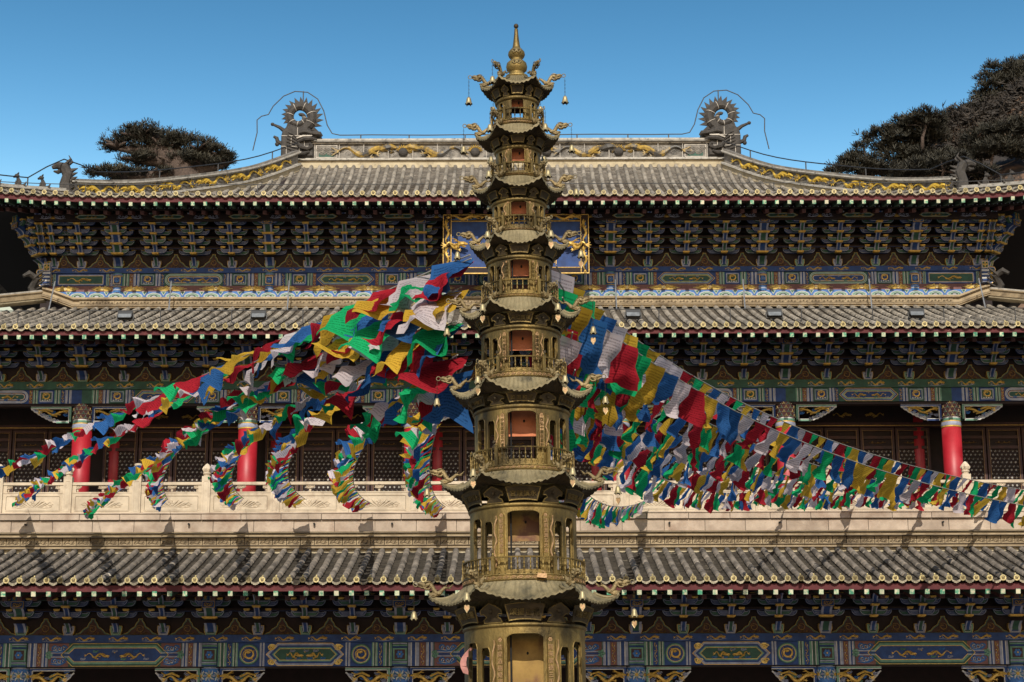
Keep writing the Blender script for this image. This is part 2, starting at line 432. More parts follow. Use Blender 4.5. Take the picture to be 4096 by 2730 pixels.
def coil_dragon(sz, r, mt='gold', seed=0):
    b = MB(); pts = []; rad = []
    k = 20
    for i in range(k):
        t = i / (k - 1)
        a = R(200 - 430 * t); rr = sz * (.42 - .17 * t)
        pts.append((rr * cos(a) * .95, -r * .5 * sin(5 * t), rr * sin(a) * .85)); rad.append(r * (.3 + .9 * min(1, 2 * t)))
    b.tube(pts, rad, 5, mt)
    hx, hy, hz = pts[-1]
    b.tube([(hx, hy, hz), (hx * .4, hy - r, hz * .4 + r), (hx * .4 + r * 3, hy - r, hz * .4 + r * 1.4)], [r * 1.2, r * 1.6, r * .6], 5, mt)
    for a in (20, 110, 200, 290):
        c0 = (sz * .33 * cos(R(a)), 0, sz * .3 * sin(R(a))); c1 = (sz * .47 * cos(R(a + 22)), 0, sz * .45 * sin(R(a + 22)))
        b.tube([c0, c1], [r * .7, r * .35], 4, mt)
    for a in (60, 100, 140):
        b.tube([(hx * .4, hy - r, hz * .4 + r), (hx * .4 + r * 4 * cos(R(a)), hy - r, hz * .4 + r * 4 * sin(R(a)))], [r * .5, r * .1], 3, mt)
    return b
def cloud(w, h, mt, r=None, seed=0):
    q = random.Random(seed); r = r or h * .16; b = MB()
    for cx, s_ in ((-w * .28, 1), (w * .05, -1), (w * .32, 1)):
        pts = []
        for i in range(9):
            a = R(i * 48) * s_; rr = h * .38 * (1 - i / 11)
            pts.append((cx + rr * cos(a), 0, rr * sin(a) + q.uniform(-.05, .05) * h))
        b.tube(pts, r, 4, mt)
    b.tube([(-w / 2, 0, -h * .3), (-w * .1, 0, -h * .42), (w * .2, 0, -h * .34), (w / 2, 0, -h * .1)], [r * .4, r, r, r * .3], 4, mt)
    return b

# ------------------------------------------------------------------ the ground
g = MB(); g.add([(-900, -300, 0), (900, -300, 0), (900, 1500, 0), (-900, 1500, 0)], [(0, 1, 2, 3)], 'paving')
obj('ground', g, None, (0, 0, GROUND), kind='structure')

# ------------------------------------------------------------------ the temple hall
X0 = 0.13
hall = thing('temple_hall', 'three-storey painted temple hall with grey tiled roofs, blue-green bracketed eaves and red columns', 'temple', (X0, 52.0, GROUND))
Y1, Y2, Y3 = 49.4, 54.8, 58.95                      # faces of the painted beams of the three storeys
COLS = [-17.2, -12.45, -7.7, -2.95, 2.95, 7.7, 12.45, 17.2]
LOWP = [(46.86, 5.97), (48.3, 6.39), (49.8, 6.85), (51.2, 7.30)]
MIDP = [(52.44, 13.70), (54.3, 14.33), (56.2, 15.01), (58.1, 15.75)]
TOPP = [(56.3, 18.85), (60, 19.92), (64, 21.15), (67, 22.38), (70, 23.8), (72.8, 25.55)]
def hip_top(x):
    x = abs(x); return 72.8 if x < 8.0 else 72.8 - 16.5 * (x - 8.0) / 10.4
def hip_mid(x):
    x = abs(x); return 58.1 if x < 14.9 else 58.1 - 5.7 * (x - 14.9) / 4.9
def lift_top(x): return 0.0 if abs(x) < 11 else .45 * ((abs(x) - 11) / 7.2) ** 2.6
def lift_mid(x): return 0.0 if abs(x) < 15 else .3 * ((abs(x) - 15) / 4.8) ** 2.4
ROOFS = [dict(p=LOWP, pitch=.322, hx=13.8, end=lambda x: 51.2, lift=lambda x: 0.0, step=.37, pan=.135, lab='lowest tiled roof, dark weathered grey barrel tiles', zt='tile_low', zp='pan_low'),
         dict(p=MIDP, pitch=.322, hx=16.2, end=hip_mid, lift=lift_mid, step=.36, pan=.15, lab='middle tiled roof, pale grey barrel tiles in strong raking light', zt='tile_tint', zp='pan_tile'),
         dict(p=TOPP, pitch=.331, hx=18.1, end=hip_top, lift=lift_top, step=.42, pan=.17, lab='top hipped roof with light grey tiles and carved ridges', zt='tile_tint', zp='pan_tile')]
def roof_z(rf, x, y):
    p = rf['p']; l = rf['lift'](x)
    k = max(0.0, 1 - (y - p[0][0]) / 7.0) ** 2
    return pl(p, y) + l * k

# meshes shared by all eaves
b = MB()
b.add(*(lambda n: ([(.072 * cos(2 * pi * j / n), -.02, .072 * sin(2 * pi * j / n)) for j in range(n)] + [(.052 * cos(2 * pi * j / n), -.02, .052 * sin(2 * pi * j / n)) for j in range(n)]
      + [(.05 * cos(2 * pi * j / n), -.008, .05 * sin(2 * pi * j / n)) for j in range(n)] + [(.072 * cos(2 * pi * j / n), .06, .072 * sin(2 * pi * j / n)) for j in range(n)],
      [(j, (j + 1) % n, n + (j + 1) % n, n + j) for j in range(n)] + [(n + j, n + (j + 1) % n, 2 * n + (j + 1) % n, 2 * n + j) for j in range(n)] + [tuple(2 * n + j for j in range(n))] + [(3 * n + j, 3 * n + (j + 1) % n, (j + 1) % n, j) for j in range(n)]))(14), 'disc')
for a, c_ in ((0, (-.02, .018)), (0, (.02, .018)), (0, (-.015, -.02)), (0, (.015, -.02))):
    b.box((c_[0], -.014, c_[1]), (.030, .016, .022), 'disc_relief')
b.box((0, -.014, -.002), (.07, .012, .010), 'disc_relief')
DISC = b.mesh('eave_disc')
b = MB(); b.lathe([(.004, .045), (.018, .035), (.022, .018), (.012, .008), (.014, 0)][::-1], 7, 'disc'); NAIL = b.mesh('nail_cap', True)
b = MB()
pts = [(-.105, .035)] + [(-.105 + .21 * i / 10, -.055 * sin(pi * i / 10) - (.012 if i % 2 else 0)) for i in range(11)] + [(.105, .035)] + [(.105 - .21 * i / 8, .035 - .045 * sin(pi * i / 8)) for i in range(1, 8)]
b.plate(pts, -.01, .03, [(.008, 'drip')], 'drip')
for i in range(4): b.blob((-.05 + .034 * i, -.012, -.028 + .008 * abs(i - 1.5)), (.012, .008, .009), 'drip', 5, 3)
DRIP = b.mesh('drip_tile')
b = MB()                                              # flying rafter, square painted end
b.box((0, .62, 0), (.118, 1.24, .125), 'rafter_green')
b.plate([(-.059, -.0625), (.059, -.0625), (.059, .0625), (-.059, .0625)], -.008, .008, [(.006, 'rafter_green')], 'rafter_end', step=-.001)
FLY = b.mesh('flying_rafter')
b = MB()
b.box((0, .85, 0), (.11, 1.7, .11), 'rafter')
b.plate([(-.055, -.055), (.055, -.055), (.055, .055), (-.055, .055)], -.008, .008, [(.011, 'purple')], 'rafter_pattern', step=-.001)
for dx, dz, w, h in ((0, .028, .05, .007), (0, -.028, .05, .007), (-.028, 0, .007, .05), (.028, 0, .007, .05), (0, 0, .034, .007), (0, 0, .007, .034)):
    b.box((dx, -.012, dz), (w, .006, h), 'purple')
RAFT = b.mesh('eave_rafter')
def barrel_mesh(ln, r=.072, n=7):
    b = MB()
    prof = [(0, r * 1.0), (.06, r * 1.10), (ln - .03, r * .98), (ln + .02, r * .90)]
    v = [(rr * cos(pi * j / n), y, rr * sin(pi * j / n)) for y, rr in prof for j in range(n + 1)]
    f = [(i * (n + 1) + j, (i + 1) * (n + 1) + j, (i + 1) * (n + 1) + j + 1, i * (n + 1) + j + 1) for i in range(len(prof) - 1) for j in range(n)]
    f.append(tuple(range(n + 1)))
    b.add(v, [tuple(reversed(q)) for q in f], 'tile_dark')
    return b
TILE = barrel_mesh(.37).mesh('barrel_tile', True)

for ri, rf in enumerate(ROOFS):
    p = rf['p']; ye = p[0][0]; ph = rf['pitch']
    nrow = int(rf['hx'] / ph)
    # deck (closed underside) carries the tiles
    deck = MB()
    xs = [-rf['hx'] - .2 + (2 * rf['hx'] + .4) * i / 40 for i in range(41)]
    for a in range(40):
        e0, e1 = rf['end'](xs[a]), rf['end'](xs[a + 1])
        for k in range(8):
            q = []
            for xx, ee, kk in ((xs[a], e0, k), (xs[a + 1], e1, k), (xs[a + 1], e1, k + 1), (xs[a], e0, k + 1)):
                y = lerp(ye + .06, max(ee, ye + .1), kk / 8); q.append((xx + X0, y, roof_z(rf, xx, y) - .10))
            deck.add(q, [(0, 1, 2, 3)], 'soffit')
    roof = obj('roof', deck, hall, label=rf['lab'])
    pan = MB(); pan.t = []; bar = MB(); bar.t = []
    for i in range(-nrow, nrow + 1):
        x = i * ph
        yend = rf['end'](x)
        # pan tiles between this row and the next: stepped concave courses
        xm = x + ph / 2; ye2 = min(rf['end'](xm), yend if abs(xm) > abs(x) else rf['end'](xm))
        y = ye + .02; hw = ph / 2 - .02; q_ = rnd.random()
        while y < ye2 - .05 and i < nrow:
            st = rf['pan'] * rnd.uniform(.92, 1.08)
            y1 = min(y + st, ye2); z0 = roof_z(rf, xm, y); z1 = roof_z(rf, xm, y1) - .030
            jx = rnd.uniform(-.006, .006); lo = []; hi = []; dn = []
            for a in (-1, -.5, 0, .5, 1):
                d = -.045 * (1 - a * a)
                lo.append((X0 + xm + jx + a * hw, y - .01, z0 + d)); hi.append((X0 + xm + a * hw, y1, z1 + d)); dn.append((X0 + xm + jx + a * hw, y + .006, z0 + d - .034))
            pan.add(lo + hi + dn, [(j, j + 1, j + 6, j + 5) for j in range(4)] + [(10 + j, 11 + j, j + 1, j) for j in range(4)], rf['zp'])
            tv = rnd.uniform(.7, 1.25); pan.t += [tv] * 4 + [tv * .42] * 4  # risers tinted darker: shade in the gaps between courses put into colour
            y = y1
        # barrel tiles
        y = ye; k = 0; st = rf['step']
        while y < yend - .08:
            y1 = min(y + st, yend); z0 = roof_z(rf, x, y); z1 = roof_z(rf, x, y1)
            if ri == 0 and k < 4 and abs(x) < 12.3:
                t = obj('barrel_tile', TILE, roof, (X0 + x + rnd.uniform(-.006, .006), y, z0 + rnd.uniform(-.004, .006)), (math.atan2(z1 - z0, y1 - y), 0, rnd.uniform(-.02, .02)))
            else:
                n = 6; jx = rnd.uniform(-.006, .006); jz = rnd.uniform(-.005, .006); v = []
                for fy, rr in ((0, .075), (.06, .080), (y1 - y - .02, .070), (y1 - y + .015, .064)):
                    yy = y + fy; zz = lerp(z0, z1, fy / max(.05, y1 - y)) + jz
                    for j in range(n + 1): v.append((X0 + x + jx + rr * cos(pi * j / n), yy, zz + rr * sin(pi * j / n)))
                f = [(a * (n + 1) + j, a * (n + 1) + j + 1, (a + 1) * (n + 1) + j + 1, (a + 1) * (n + 1) + j) for a in range(3) for j in range(n)]
                f.append(tuple(reversed(range(n + 1))))
                bar.add(v, f, rf['zt'])
                tv = rnd.choice((.55, .75, .85, .95, 1, 1.05, 1.1, 1.2, 1.3)) * rnd.uniform(.92, 1.08); bar.t += [tv] * len(f)
            y = y1; k += 1
        # eave tiles
        zc = roof_z(rf, x, ye)
        obj('eave_disc', DISC, roof, (X0 + x, ye - .03, zc + .012), (R(rnd.uniform(-3, 3)), R(rnd.uniform(-25, 25)), R(rnd.uniform(-4, 4))))
        if ri < 2 or i % 1 == 0: obj('nail_cap', NAIL, roof, (X0 + x, ye + .09, zc + .095), sc=.9 if ri == 2 else 1.1)
        if i < nrow:
            zm = roof_z(rf, xm, ye)
            obj('drip_tile', DRIP, roof, (X0 + xm, ye - .035, zm - .05), (R(8), R(rnd.uniform(-3, 3)), 0), sc=(1.0, 1, 1.05))
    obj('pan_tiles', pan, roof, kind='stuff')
    obj('barrel_tiles', bar, roof, smooth=True, kind='stuff')
    # red fascia, rafters
    fz = [(-.105, -.255), (-.10, -.215), (-.09, -.235)][ri]
    fa = MB()
    for a in range(40):
        q = []
        for xx in (xs[a], xs[a + 1]):
            z = roof_z(rf, xx, ye)
            q += [(xx + X0, ye + .05, z + fz[1]), (xx + X0, ye + .05, z + fz[0]), (xx + X0, ye + .11, z + fz[1]), (xx + X0, ye + .11, z + fz[0])]
        fa.add(q, [(0, 4, 5, 1), (2, 3, 7, 6), (0, 2, 6, 4), (1, 5, 7, 3)], 'fascia')
    obj('fascia_board', fa, roof)
    f_y, f_z, r_y, r_z = [(46.90, 5.665, 47.75, 5.66), (52.48, 13.435, 53.35, 13.50), (56.34, 18.56, 57.20, 18.56)][ri]
    rp = [.362, .362, .375][ri]; nr = int(rf['hx'] / rp)
    for i in range(-nr, nr + 1):
        x = i * rp; l = rf['lift'](x)
        an = .21
        obj('flying_rafter', FLY, roof, (X0 + x, f_y + rnd.uniform(-.008, .008), f_z + l), (an, 0, R(rnd.uniform(-.8, .8))))
        obj('eave_rafter', RAFT, roof, (X0 + x + rp * .5, r_y, r_z + l * .8), (an * 1.25, 0, 0))
    sf = MB()
    for a in range(40):
        q = []
        for xx in (xs[a], xs[a + 1]):
            l = rf['lift'](xx)
            q += [(xx + X0, f_y + .1, f_z + l + .085), (xx + X0, r_y + .02, f_z + l + .24), (xx + X0, r_y + .02, r_z + l * .8 + .10), (xx + X0, r_y + 2.2, r_z + l * .3 + .66)]
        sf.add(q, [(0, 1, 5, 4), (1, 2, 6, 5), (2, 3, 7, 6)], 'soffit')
    obj('soffit', sf, roof)
    # row of little studs between the two rafter courses
    if ri == 2:
        st = MB()
        for i in range(int(-rf['hx'] / .125), int(rf['hx'] / .125)):
            x = i * .125; st.blob((X0 + x, r_y + .0, r_z + rf['lift'](x) * .8 + .14), (.02, .02, .02), 'lilac', 5, 3)
        obj('studs', st, roof, kind='stuff')
    rf['obj'] = roof

# ------------------------------------------------------------------ solid core, walls, floors
core = MB()
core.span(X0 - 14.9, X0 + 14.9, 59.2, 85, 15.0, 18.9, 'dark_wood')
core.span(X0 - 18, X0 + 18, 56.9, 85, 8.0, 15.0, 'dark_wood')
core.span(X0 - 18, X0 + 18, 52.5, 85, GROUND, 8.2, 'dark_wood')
core.span(X0 - 18.2, X0 + 18.2, 57.9, 88, 18.9, 19.0, 'black')
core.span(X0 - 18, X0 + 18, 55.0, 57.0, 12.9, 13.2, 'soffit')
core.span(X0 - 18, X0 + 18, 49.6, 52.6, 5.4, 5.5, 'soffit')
core.span(X0 - 18, X0 + 18, 46.5, 52.6, GROUND, GROUND + .9, 'stone')
obj('wall', core, hall, label='dark timber walls behind the columns')
# back and sides of the top roof, seen only from elsewhere
bk = MB()
rz = 25.55
for s_ in (-1, 1):
    for k in range(6):
        t0, t1 = k / 6, (k + 1) / 6
        def hp(t, s_=s_): y = 72.8 - 16.5 * t; return (X0 + s_ * (8 + 10.4 * t), y, pl(TOPP, y) - .08)
        a0, a1 = hp(t0), hp(t1)
        bk.add([a0, a1, (a1[0], 145.6 - a1[1], a1[2]), (a0[0], 145.6 - a0[1], a0[2])], [(0, 1, 2, 3)], 'ridge_stone')
for k in range(6):
    t0, t1 = k / 6, (k + 1) / 6
    y0, y1 = 72.8 + 16.5 * t0, 72.8 + 16.5 * t1
    z0, z1 = pl(TOPP, 145.6 - y0) - .08, pl(TOPP, 145.6 - y1) - .08
    bk.add([(X0 - 8 - 10.4 * t0, y0, z0), (X0 + 8 + 10.4 * t0, y0, z0), (X0 + 8 + 10.4 * t1, y1, z1), (X0 - 8 - 10.4 * t1, y1, z1)], [(0, 1, 2, 3)], 'ridge_stone')
obj('roof_back', bk, hall)

# ------------------------------------------------------------------ relief meshes
RUN = [dragon(.62, .075, 1.7, .026, 'gold', s) for s in range(3)]
STRIP = []
for s in range(3):
    b = dragon(.46, .035, 1.5, .014, 'gold', 20 + s, n=4, claws=False); b.merge(cloud(.5, .10, 'lilac', .007, s), (-.02, .012, -.01)); STRIP.append(b)
def lobes(w, h, mt, r, k=5):
    b = MB()
    for i in range(k):
        a = 2 * pi * i / k
        b.blob((w * .5 * cos(a), 0, h * .5 * sin(a)), (r, r * .6, r), mt, 6, 3)
    b.blob((0, -.004, 0), (r * .9, r * .7, r * .9), mt, 6, 3)
    return b
def vine(h, w, mt, r):
    b = MB(); pts = [(w * .32 * sin(i * 1.5), 0, -h / 2 + h * i / 8) for i in range(9)]
    b.tube(pts, r, 4, mt)
    for i in (1, 3, 5, 7): b.blob((pts[i][0] * -.6, -.003, pts[i][2]), (r * 1.9, r, r * 1.6), mt, 5, 3)
    return b

# ------------------------------------------------------------------ painted beams
def stripes(mb, x0, x1, z0, z1, y, seq):
    w = (x1 - x0) / sum(s for s, _ in seq); x = x0
    for k, (s, mt) in enumerate(seq):
        mb.span(x, x + s * w, y - .006 - .003 * (k % 2), y + .02, z0, z1, mt); x += s * w
GST = [(2, 'green_light'), (.7, 'white_paint'), (2.4, 'green'), (.7, 'white_paint'), (2, 'green_light')]
BST = [(2, 'lilac'), (.7, 'white_paint'), (2.4, 'blue'), (.7, 'white_paint'), (2, 'lilac')]
def flower_strip(mb, x0, x1, z0, z1, y, blue):
    mb.span(x0, x1, y - .004, y + .02, z0, z1, 'purple' if blue else 'blue')
    mb.merge(vine((z1 - z0) * .9, (x1 - x0) * .8, 'gold', .009), ((x0 + x1) / 2, y - .008, (z0 + z1) / 2))
    for i in range(3): mb.blob(((x0 + x1) / 2 + .02 * (-1) ** i, y - .008, z0 + (z1 - z0) * (.2 + .3 * i)), (.018, .008, .02), 'lilac', 5, 3)
def field_dragons(mb, x0, x1, z0, z1, y, k, blue):
    w = x1 - x0; h = z1 - z0; cz = (z0 + z1) / 2
    d = dragon(min(w * .34, 1.1), h * .16, 1.7, h * .055, 'gold', k)
    mb.merge(d, (x0 + w * .27, y - .012, cz - h * .04)); mb.merge(d, (x1 - w * .27, y - .012, cz - h * .04), flip=True)
    mb.blob(((x0 + x1) / 2, y - .012, cz + h * .16), (h * .05, h * .03, h * .05), 'gold', 6, 4)
    q = random.Random(k)
    for i in range(7):
        mb.merge(cloud(h * .42, h * .18, ('lilac', 'green_light', 'blue_light')[i % 3] if blue else ('blue_light', 'lilac')[i % 2], h * .022, i), (lerp(x0, x1, (i + .5) / 7 + q.uniform(-.03, .03)), y - .004, cz + h * (.26 if i % 2 else -.28)))
def bay(parent, xa, xb, z0, z1, y, style, blue, colw, k):
    """paint one bay of a beam between two columns"""
    base = MB(); base.span(xa, xb, y, y + .3, z0, z1, 'green' if blue else 'blue')
    beam = obj('painted_beam', base, parent)
    L_ = xb - xa; h = z1 - z0; cz = (z0 + z1) / 2
    A, B = ('blue', 'lilac') if blue else ('green', 'green_light')
    A2, B2 = ('green', 'green_light') if blue else ('blue', 'lilac')
    def P(name, mb): obj(name, mb, beam)
    def fr(f): return xa + colw + (L_ - 2 * colw) * f
    for side in (0, 1):
        def X(f): return fr(f) if side == 0 else fr(1 - f)
        def sp(a, b_): return (min(X(a), X(b_)), max(X(a), X(b_)))
        if style in ('capsule', 'lozenge', 'short'):
            m = MB(); a, b_ = sp(0, .044); stripes(m, a, b_, z0, z1, y, GST if blue else BST); P('stripe_band', m)
            m = MB(); a, b_ = sp(.046, .074); flower_strip(m, a, b_, z0, z1, y, blue); P('flower_strip', m)
            m = MB(); a, b_ = sp(.076, .118); stripes(m, a, b_, z0, z1, y, BST if blue else GST); P('stripe_band', m)
            if style != 'short':
                m = MB(); a, b_ = sp(.122, .226); sz = min(b_ - a, h)
                m.plate(rounded(a, b_, z0 + .01, z1 - .01, h * .12, 2), y - .016, .02, [(.03, A2), (.018, 'lilac'), (.016, B2), (.010, 'gold')], A)
                m.merge(coil_dragon(sz * .72, h * .045, 'gold', k), ((a + b_) / 2, y - .012, cz + .015))
                for i in range(4): m.blob((lerp(a, b_, .27 + .16 * i), y - .006, cz - h * .27 + .012 * (i % 2)), (h * .09, .01, h * .06), 'white_paint', 6, 3)
                P('square_panel', m)
                m = MB(); a, b_ = sp(.230, .266); stripes(m, a, b_, z0, z1, y, BST if blue else GST); P('stripe_band', m)
                m = MB(); a, b_ = sp(.268, .292); flower_strip(m, a, b_, z0, z1, y, not blue); P('flower_strip', m)
        else:
            m = MB(); a, b_ = sp(0, .05); stripes(m, a, b_, z0, z1, y, BST if blue else GST); P('stripe_band', m)
            m = MB(); a, b_ = sp(.052, .08); flower_strip(m, a, b_, z0, z1, y, blue); P('flower_strip', m)
            m = MB(); a, b_ = sp(.082, .115); stripes(m, a, b_, z0, z1, y, BST if blue else GST); P('stripe_band', m)
            if style == 'circle':
                m = MB(); cx = X(.178); r_ = h * .44
                m.plate([(cx + r_ * cos(2 * pi * j / 20), cz + r_ * sin(2 * pi * j / 20)) for j in range(20)], y - .014, .02, [(.018, 'green'), (.03, 'green_light'), (.012, 'gold')], 'blue')
                m.merge(coil_dragon(h * .62, h * .04, 'gold', k), (cx, y - .014, cz))
                P('round_panel', m)
                m = MB(); a, b_ = sp(.24, .268); stripes(m, a, b_, z0, z1, y, BST); P('stripe_band', m)
                m = MB(); cx = X(.31)
                for sz_ in (-1, 1):
                    m.merge(cloud(h * .3, h * .26, 'gold_bright', h * .03, k), (cx, y - .006, cz + sz_ * h * .3)); m.blob((cx, y - .006, cz + sz_ * h * .4), (h * .12, .01, h * .05), 'gold_bright', 6, 3)
                P('corner_flourish', m)
            else:
                m = MB(); a, b_ = sp(.12, .235)
                m.span(a, b_, y - .004, y + .02, z0, z1, 'purple')
                for sz_ in (-1, 1):
                    m.merge(cloud((b_ - a) * .8, h * .36, 'blue_light', h * .035, k), ((a + b_) / 2, y - .008, cz + sz_ * h * .27)); m.merge(cloud((b_ - a) * .6, h * .25, 'white_paint', h * .015, k + 3), ((a + b_) / 2, y - .014, cz + sz_ * h * .27))
                xi = X(.12); xo = X(.235)
                for o_, mt, w_ in ((0, 'blue', .05), (.05, 'lilac', .03), (-.05, 'lilac', .03)):
                    m.span(min(xi, xo), max(xi, xo), y - .012, y, cz + o_ - w_ / 2, cz + o_ + w_ / 2, mt)
                m.merge(lobes(h * .2, h * .24, 'green_light', h * .07), (X(.122), y - .012, cz)); P('cloud_panel', m)
    m = MB(); cx = (xa + xb) / 2
    if style == 'capsule':
        a, b_ = fr(.297), fr(.703); r_ = h / 2 - .012; n = 8
        o = [(b_ - r_ + r_ * sin(pi * j / n), cz - r_ * cos(pi * j / n)) for j in range(n + 1)] + [(a + r_ - r_ * sin(pi * j / n), cz + r_ * cos(pi * j / n)) for j in range(n + 1)]
        m.plate(o, y - .016, .02, [(.012, 'white_paint'), (.034, B2), (.012, 'white_paint'), (.03, A2), (.014, 'gold'), (.016, 'lilac')], A)
        field_dragons(m, a + h * .5, b_ - h * .5, z0 + h * .15, z1 - h * .15, y - .01, k, blue)
    elif style == 'lozenge':
        a, b_ = fr(.297), fr(.703); i_ = h * .5
        m.plate([(a, cz), (a + i_, z0 + .008), (b_ - i_, z0 + .008), (b_, cz), (b_ - i_, z1 - .008), (a + i_, z1 - .008)], y - .014, .02, [(.012, 'gold'), (.03, 'blue'), (.018, 'lilac'), (.03, 'green_light'), (.012, 'gold')], A)
        field_dragons(m, a + h * .7, b_ - h * .7, z0 + h * .18, z1 - h * .18, y - .01, k, blue)
    elif style == 'short':
        a, b_ = fr(.14), fr(.86)
        m.plate(rounded(a, b_, z0 + .012, z1 - .012, h * .14, 2), y - .014, .02, [(.025, A2), (.016, 'lilac'), (.016, B2), (.01, 'gold')], 'green')
        d = dragon((b_ - a) * .5, h * .13, 1.6, h * .05, 'gold', k); m.merge(d, ((a + b_) / 2, y - .014, cz))
    elif style == 'circle':
        a, b_ = fr(.275), fr(.725); i_ = h * .5
        m.plate([(a, cz), (a + i_, z0 + .008), (b_ - i_, z0 + .008), (b_, cz), (b_ - i_, z1 - .008), (a + i_, z1 - .008)], y - .014, .02, [(.014, 'gold'), (.045, 'lilac'), (.05, 'blue'), (.03, 'green_light'), (.012, 'gold')], 'green')
        field_dragons(m, a + h * .8, b_ - h * .8, z0 + h * .2, z1 - h * .2, y - .01, k, False)
    else:
        a, b_ = fr(.19), fr(.81); i_ = h * .5
        m.plate([(a, cz), (a + i_, z0 + .008), (b_ - i_, z0 + .008), (b_, cz), (b_ - i_, z1 - .008), (a + i_, z1 - .008)], y - .014, .02, [(.012, 'gold'), (.045, 'green'), (.05, 'green_light'), (.014, 'gold')], 'blue')
        field_dragons(m, a + h * .8, b_ - h * .8, z0 + h * .2, z1 - h * .2, y - .01, k, True)
        if abs(cx - X0) < .5:
            for r_, mt in ((.30, 'white_paint'), (.26, 'green_light'), (.20, 'lilac'), (.10, 'blue')):
                m.plate([(cx + r_ * cos(pi * j / 14), z0 + .11 + r_ * .75 * sin(pi * j / 14)) for j in range(15)], y - .024 - (.3 - r_) * .05, .01, [(.012, 'gold')], mt)
    P('centre_panel', m)
    return beam

# top storey beam, dragon strip, purple band, lappet band
TOPC = [-14.75] + COLS[1:7] + [14.75]
for i in range(7):
    xa, xb = X0 + TOPC[i], X0 + TOPC[i + 1]
    st = 'short' if i in (0, 6) else ('capsule' if i % 2 else 'lozenge')
    bay(hall, xa, xb, 16.72, 17.125, Y3, st, i % 2 == 1 and st != 'short', .16 if 0 < i < 6 else .12, i)
for i in range(1, 6):
    xa, xb = X0 + COLS[i], X0 + COLS[i + 1]
    bay(hall, xa, xb, 12.06, 12.455, Y2, 'capsule' if i % 2 == 0 else 'lozenge', i % 2 == 1, .29, i + 10)
    bay(hall, xa, xb, 4.15, 4.735, Y1, 'circle' if i in (2, 4) else 'hexagon', i not in (2, 4), .20, i + 20)
for i in (0, 6):
    xa, xb = X0 + COLS[i], X0 + COLS[i + 1]
    bay(hall, xa, xb, 12.06, 12.455, Y2, 'capsule', False, .29, i + 10)
    bay(hall, xa, xb, 4.15, 4.735, Y1, 'circle', False, .20, i + 20)
def dragon_strip(z0, z1, y, hx, mt, pitch):
    b = MB(); b.span(X0 - hx, X0 + hx, y - .06, y + .3, z0, z1, mt)
    o = obj('dragon_strip', b, hall)
    ms = [q.mesh('strip_dragon') for q in STRIP]
    k = int(hx / pitch)
    for i in range(-k, k + 1):
        obj('strip_dragon', ms[i % 3], o, (X0 + i * pitch, y - .075, (z0 + z1) / 2), sc=(1, 1, (z1 - z0) / .16))
    return o
dragon_strip(17.127, 17.295, Y3, 14.6, 'blue', .85)
dragon_strip(12.457, 12.69, Y2, 17.5, 'green', .86)
dragon_strip(4.737, 4.926, Y1, 17.5, 'blue', .83)
b = MB(); b.span(X0 - 14.6, X0 + 14.6, Y3 - .03, Y3 + .2, 16.53, 16.715, 'purple')
pb = obj('gilt_band', b, hall)
fl = MB()
for s_ in (-1, 1):
    for w, zz in ((.34, .0), (.26, .035), (.26, -.035), (.18, .06), (.18, -.06)):
        fl.tube([(s_ * .05, 0, zz * .4), (s_ * w * .5, -.004, zz * 1.1 + .012), (s_ * w * .8, -.004, zz * .8 - .008), (s_ * (w + .08), 0, zz * .9)], [.012, .016, .012, .004], 4, 'gold_bright')
fl.merge(lobes(.07, .07, 'gold_bright', .026, 6), (0, -.004, 0)); fl.blob((0, -.012, 0), (.03, .012, .03), 'lilac', 6, 3)
FL = fl.mesh('gilt_flame')
for i in range(7):
    xa, xb = X0 + TOPC[i], X0 + TOPC[i + 1]
    fs = ((.11, .75), (.35, 1.0), (.65, 1.0), (.89, .75)) if 0 < i < 6 else ((.3, .8), (.8, .7))
    for f, sx in fs: obj('gilt_flame', FL, pb, (lerp(xa, xb, f), Y3 - .04, 16.622), sc=(sx * 1.25, 1, 1.15))
b = MB(); b.span(X0 - 14.6, X0 + 14.6, Y3 - .05, Y3 + .2, 16.30, 16.528, 'blue_light')
lp = obj('lappet_band', b, hall)
lm = MB()
for r_, mt in ((.21, 'lilac'), (.185, 'green_light'), (.12, 'green'), (.05, 'lilac')):
    o = [(-r_, -.07)] + [(r_ * -cos(pi * j / 10) * (1 + .16 * (abs(cos(pi * j / 10)) > .6)), -.05 + r_ * .62 * sin(pi * j / 10)) for j in range(11)] + [(r_, -.07)]
    lm.plate(o, -.01 - (.2 - r_) * .08, .012, [(.010, 'white_paint')], mt)
LM = lm.mesh('lappet')
lm = MB(); lm.plate([(-.085, .075), (0, -.06), (.085, .075)], -.012, .012, [(.012, 'white_paint'), (.014, 'green_light')], 'green'); LT = lm.mesh('lappet_leaf')
for i in range(-24, 25):
    obj('lappet', LM, lp, (X0 + i * .594, Y3 - .055, 16.41)); obj('lappet_leaf', LT, lp, (X0 + (i + .5) * .594, Y3 - .055, 16.45))

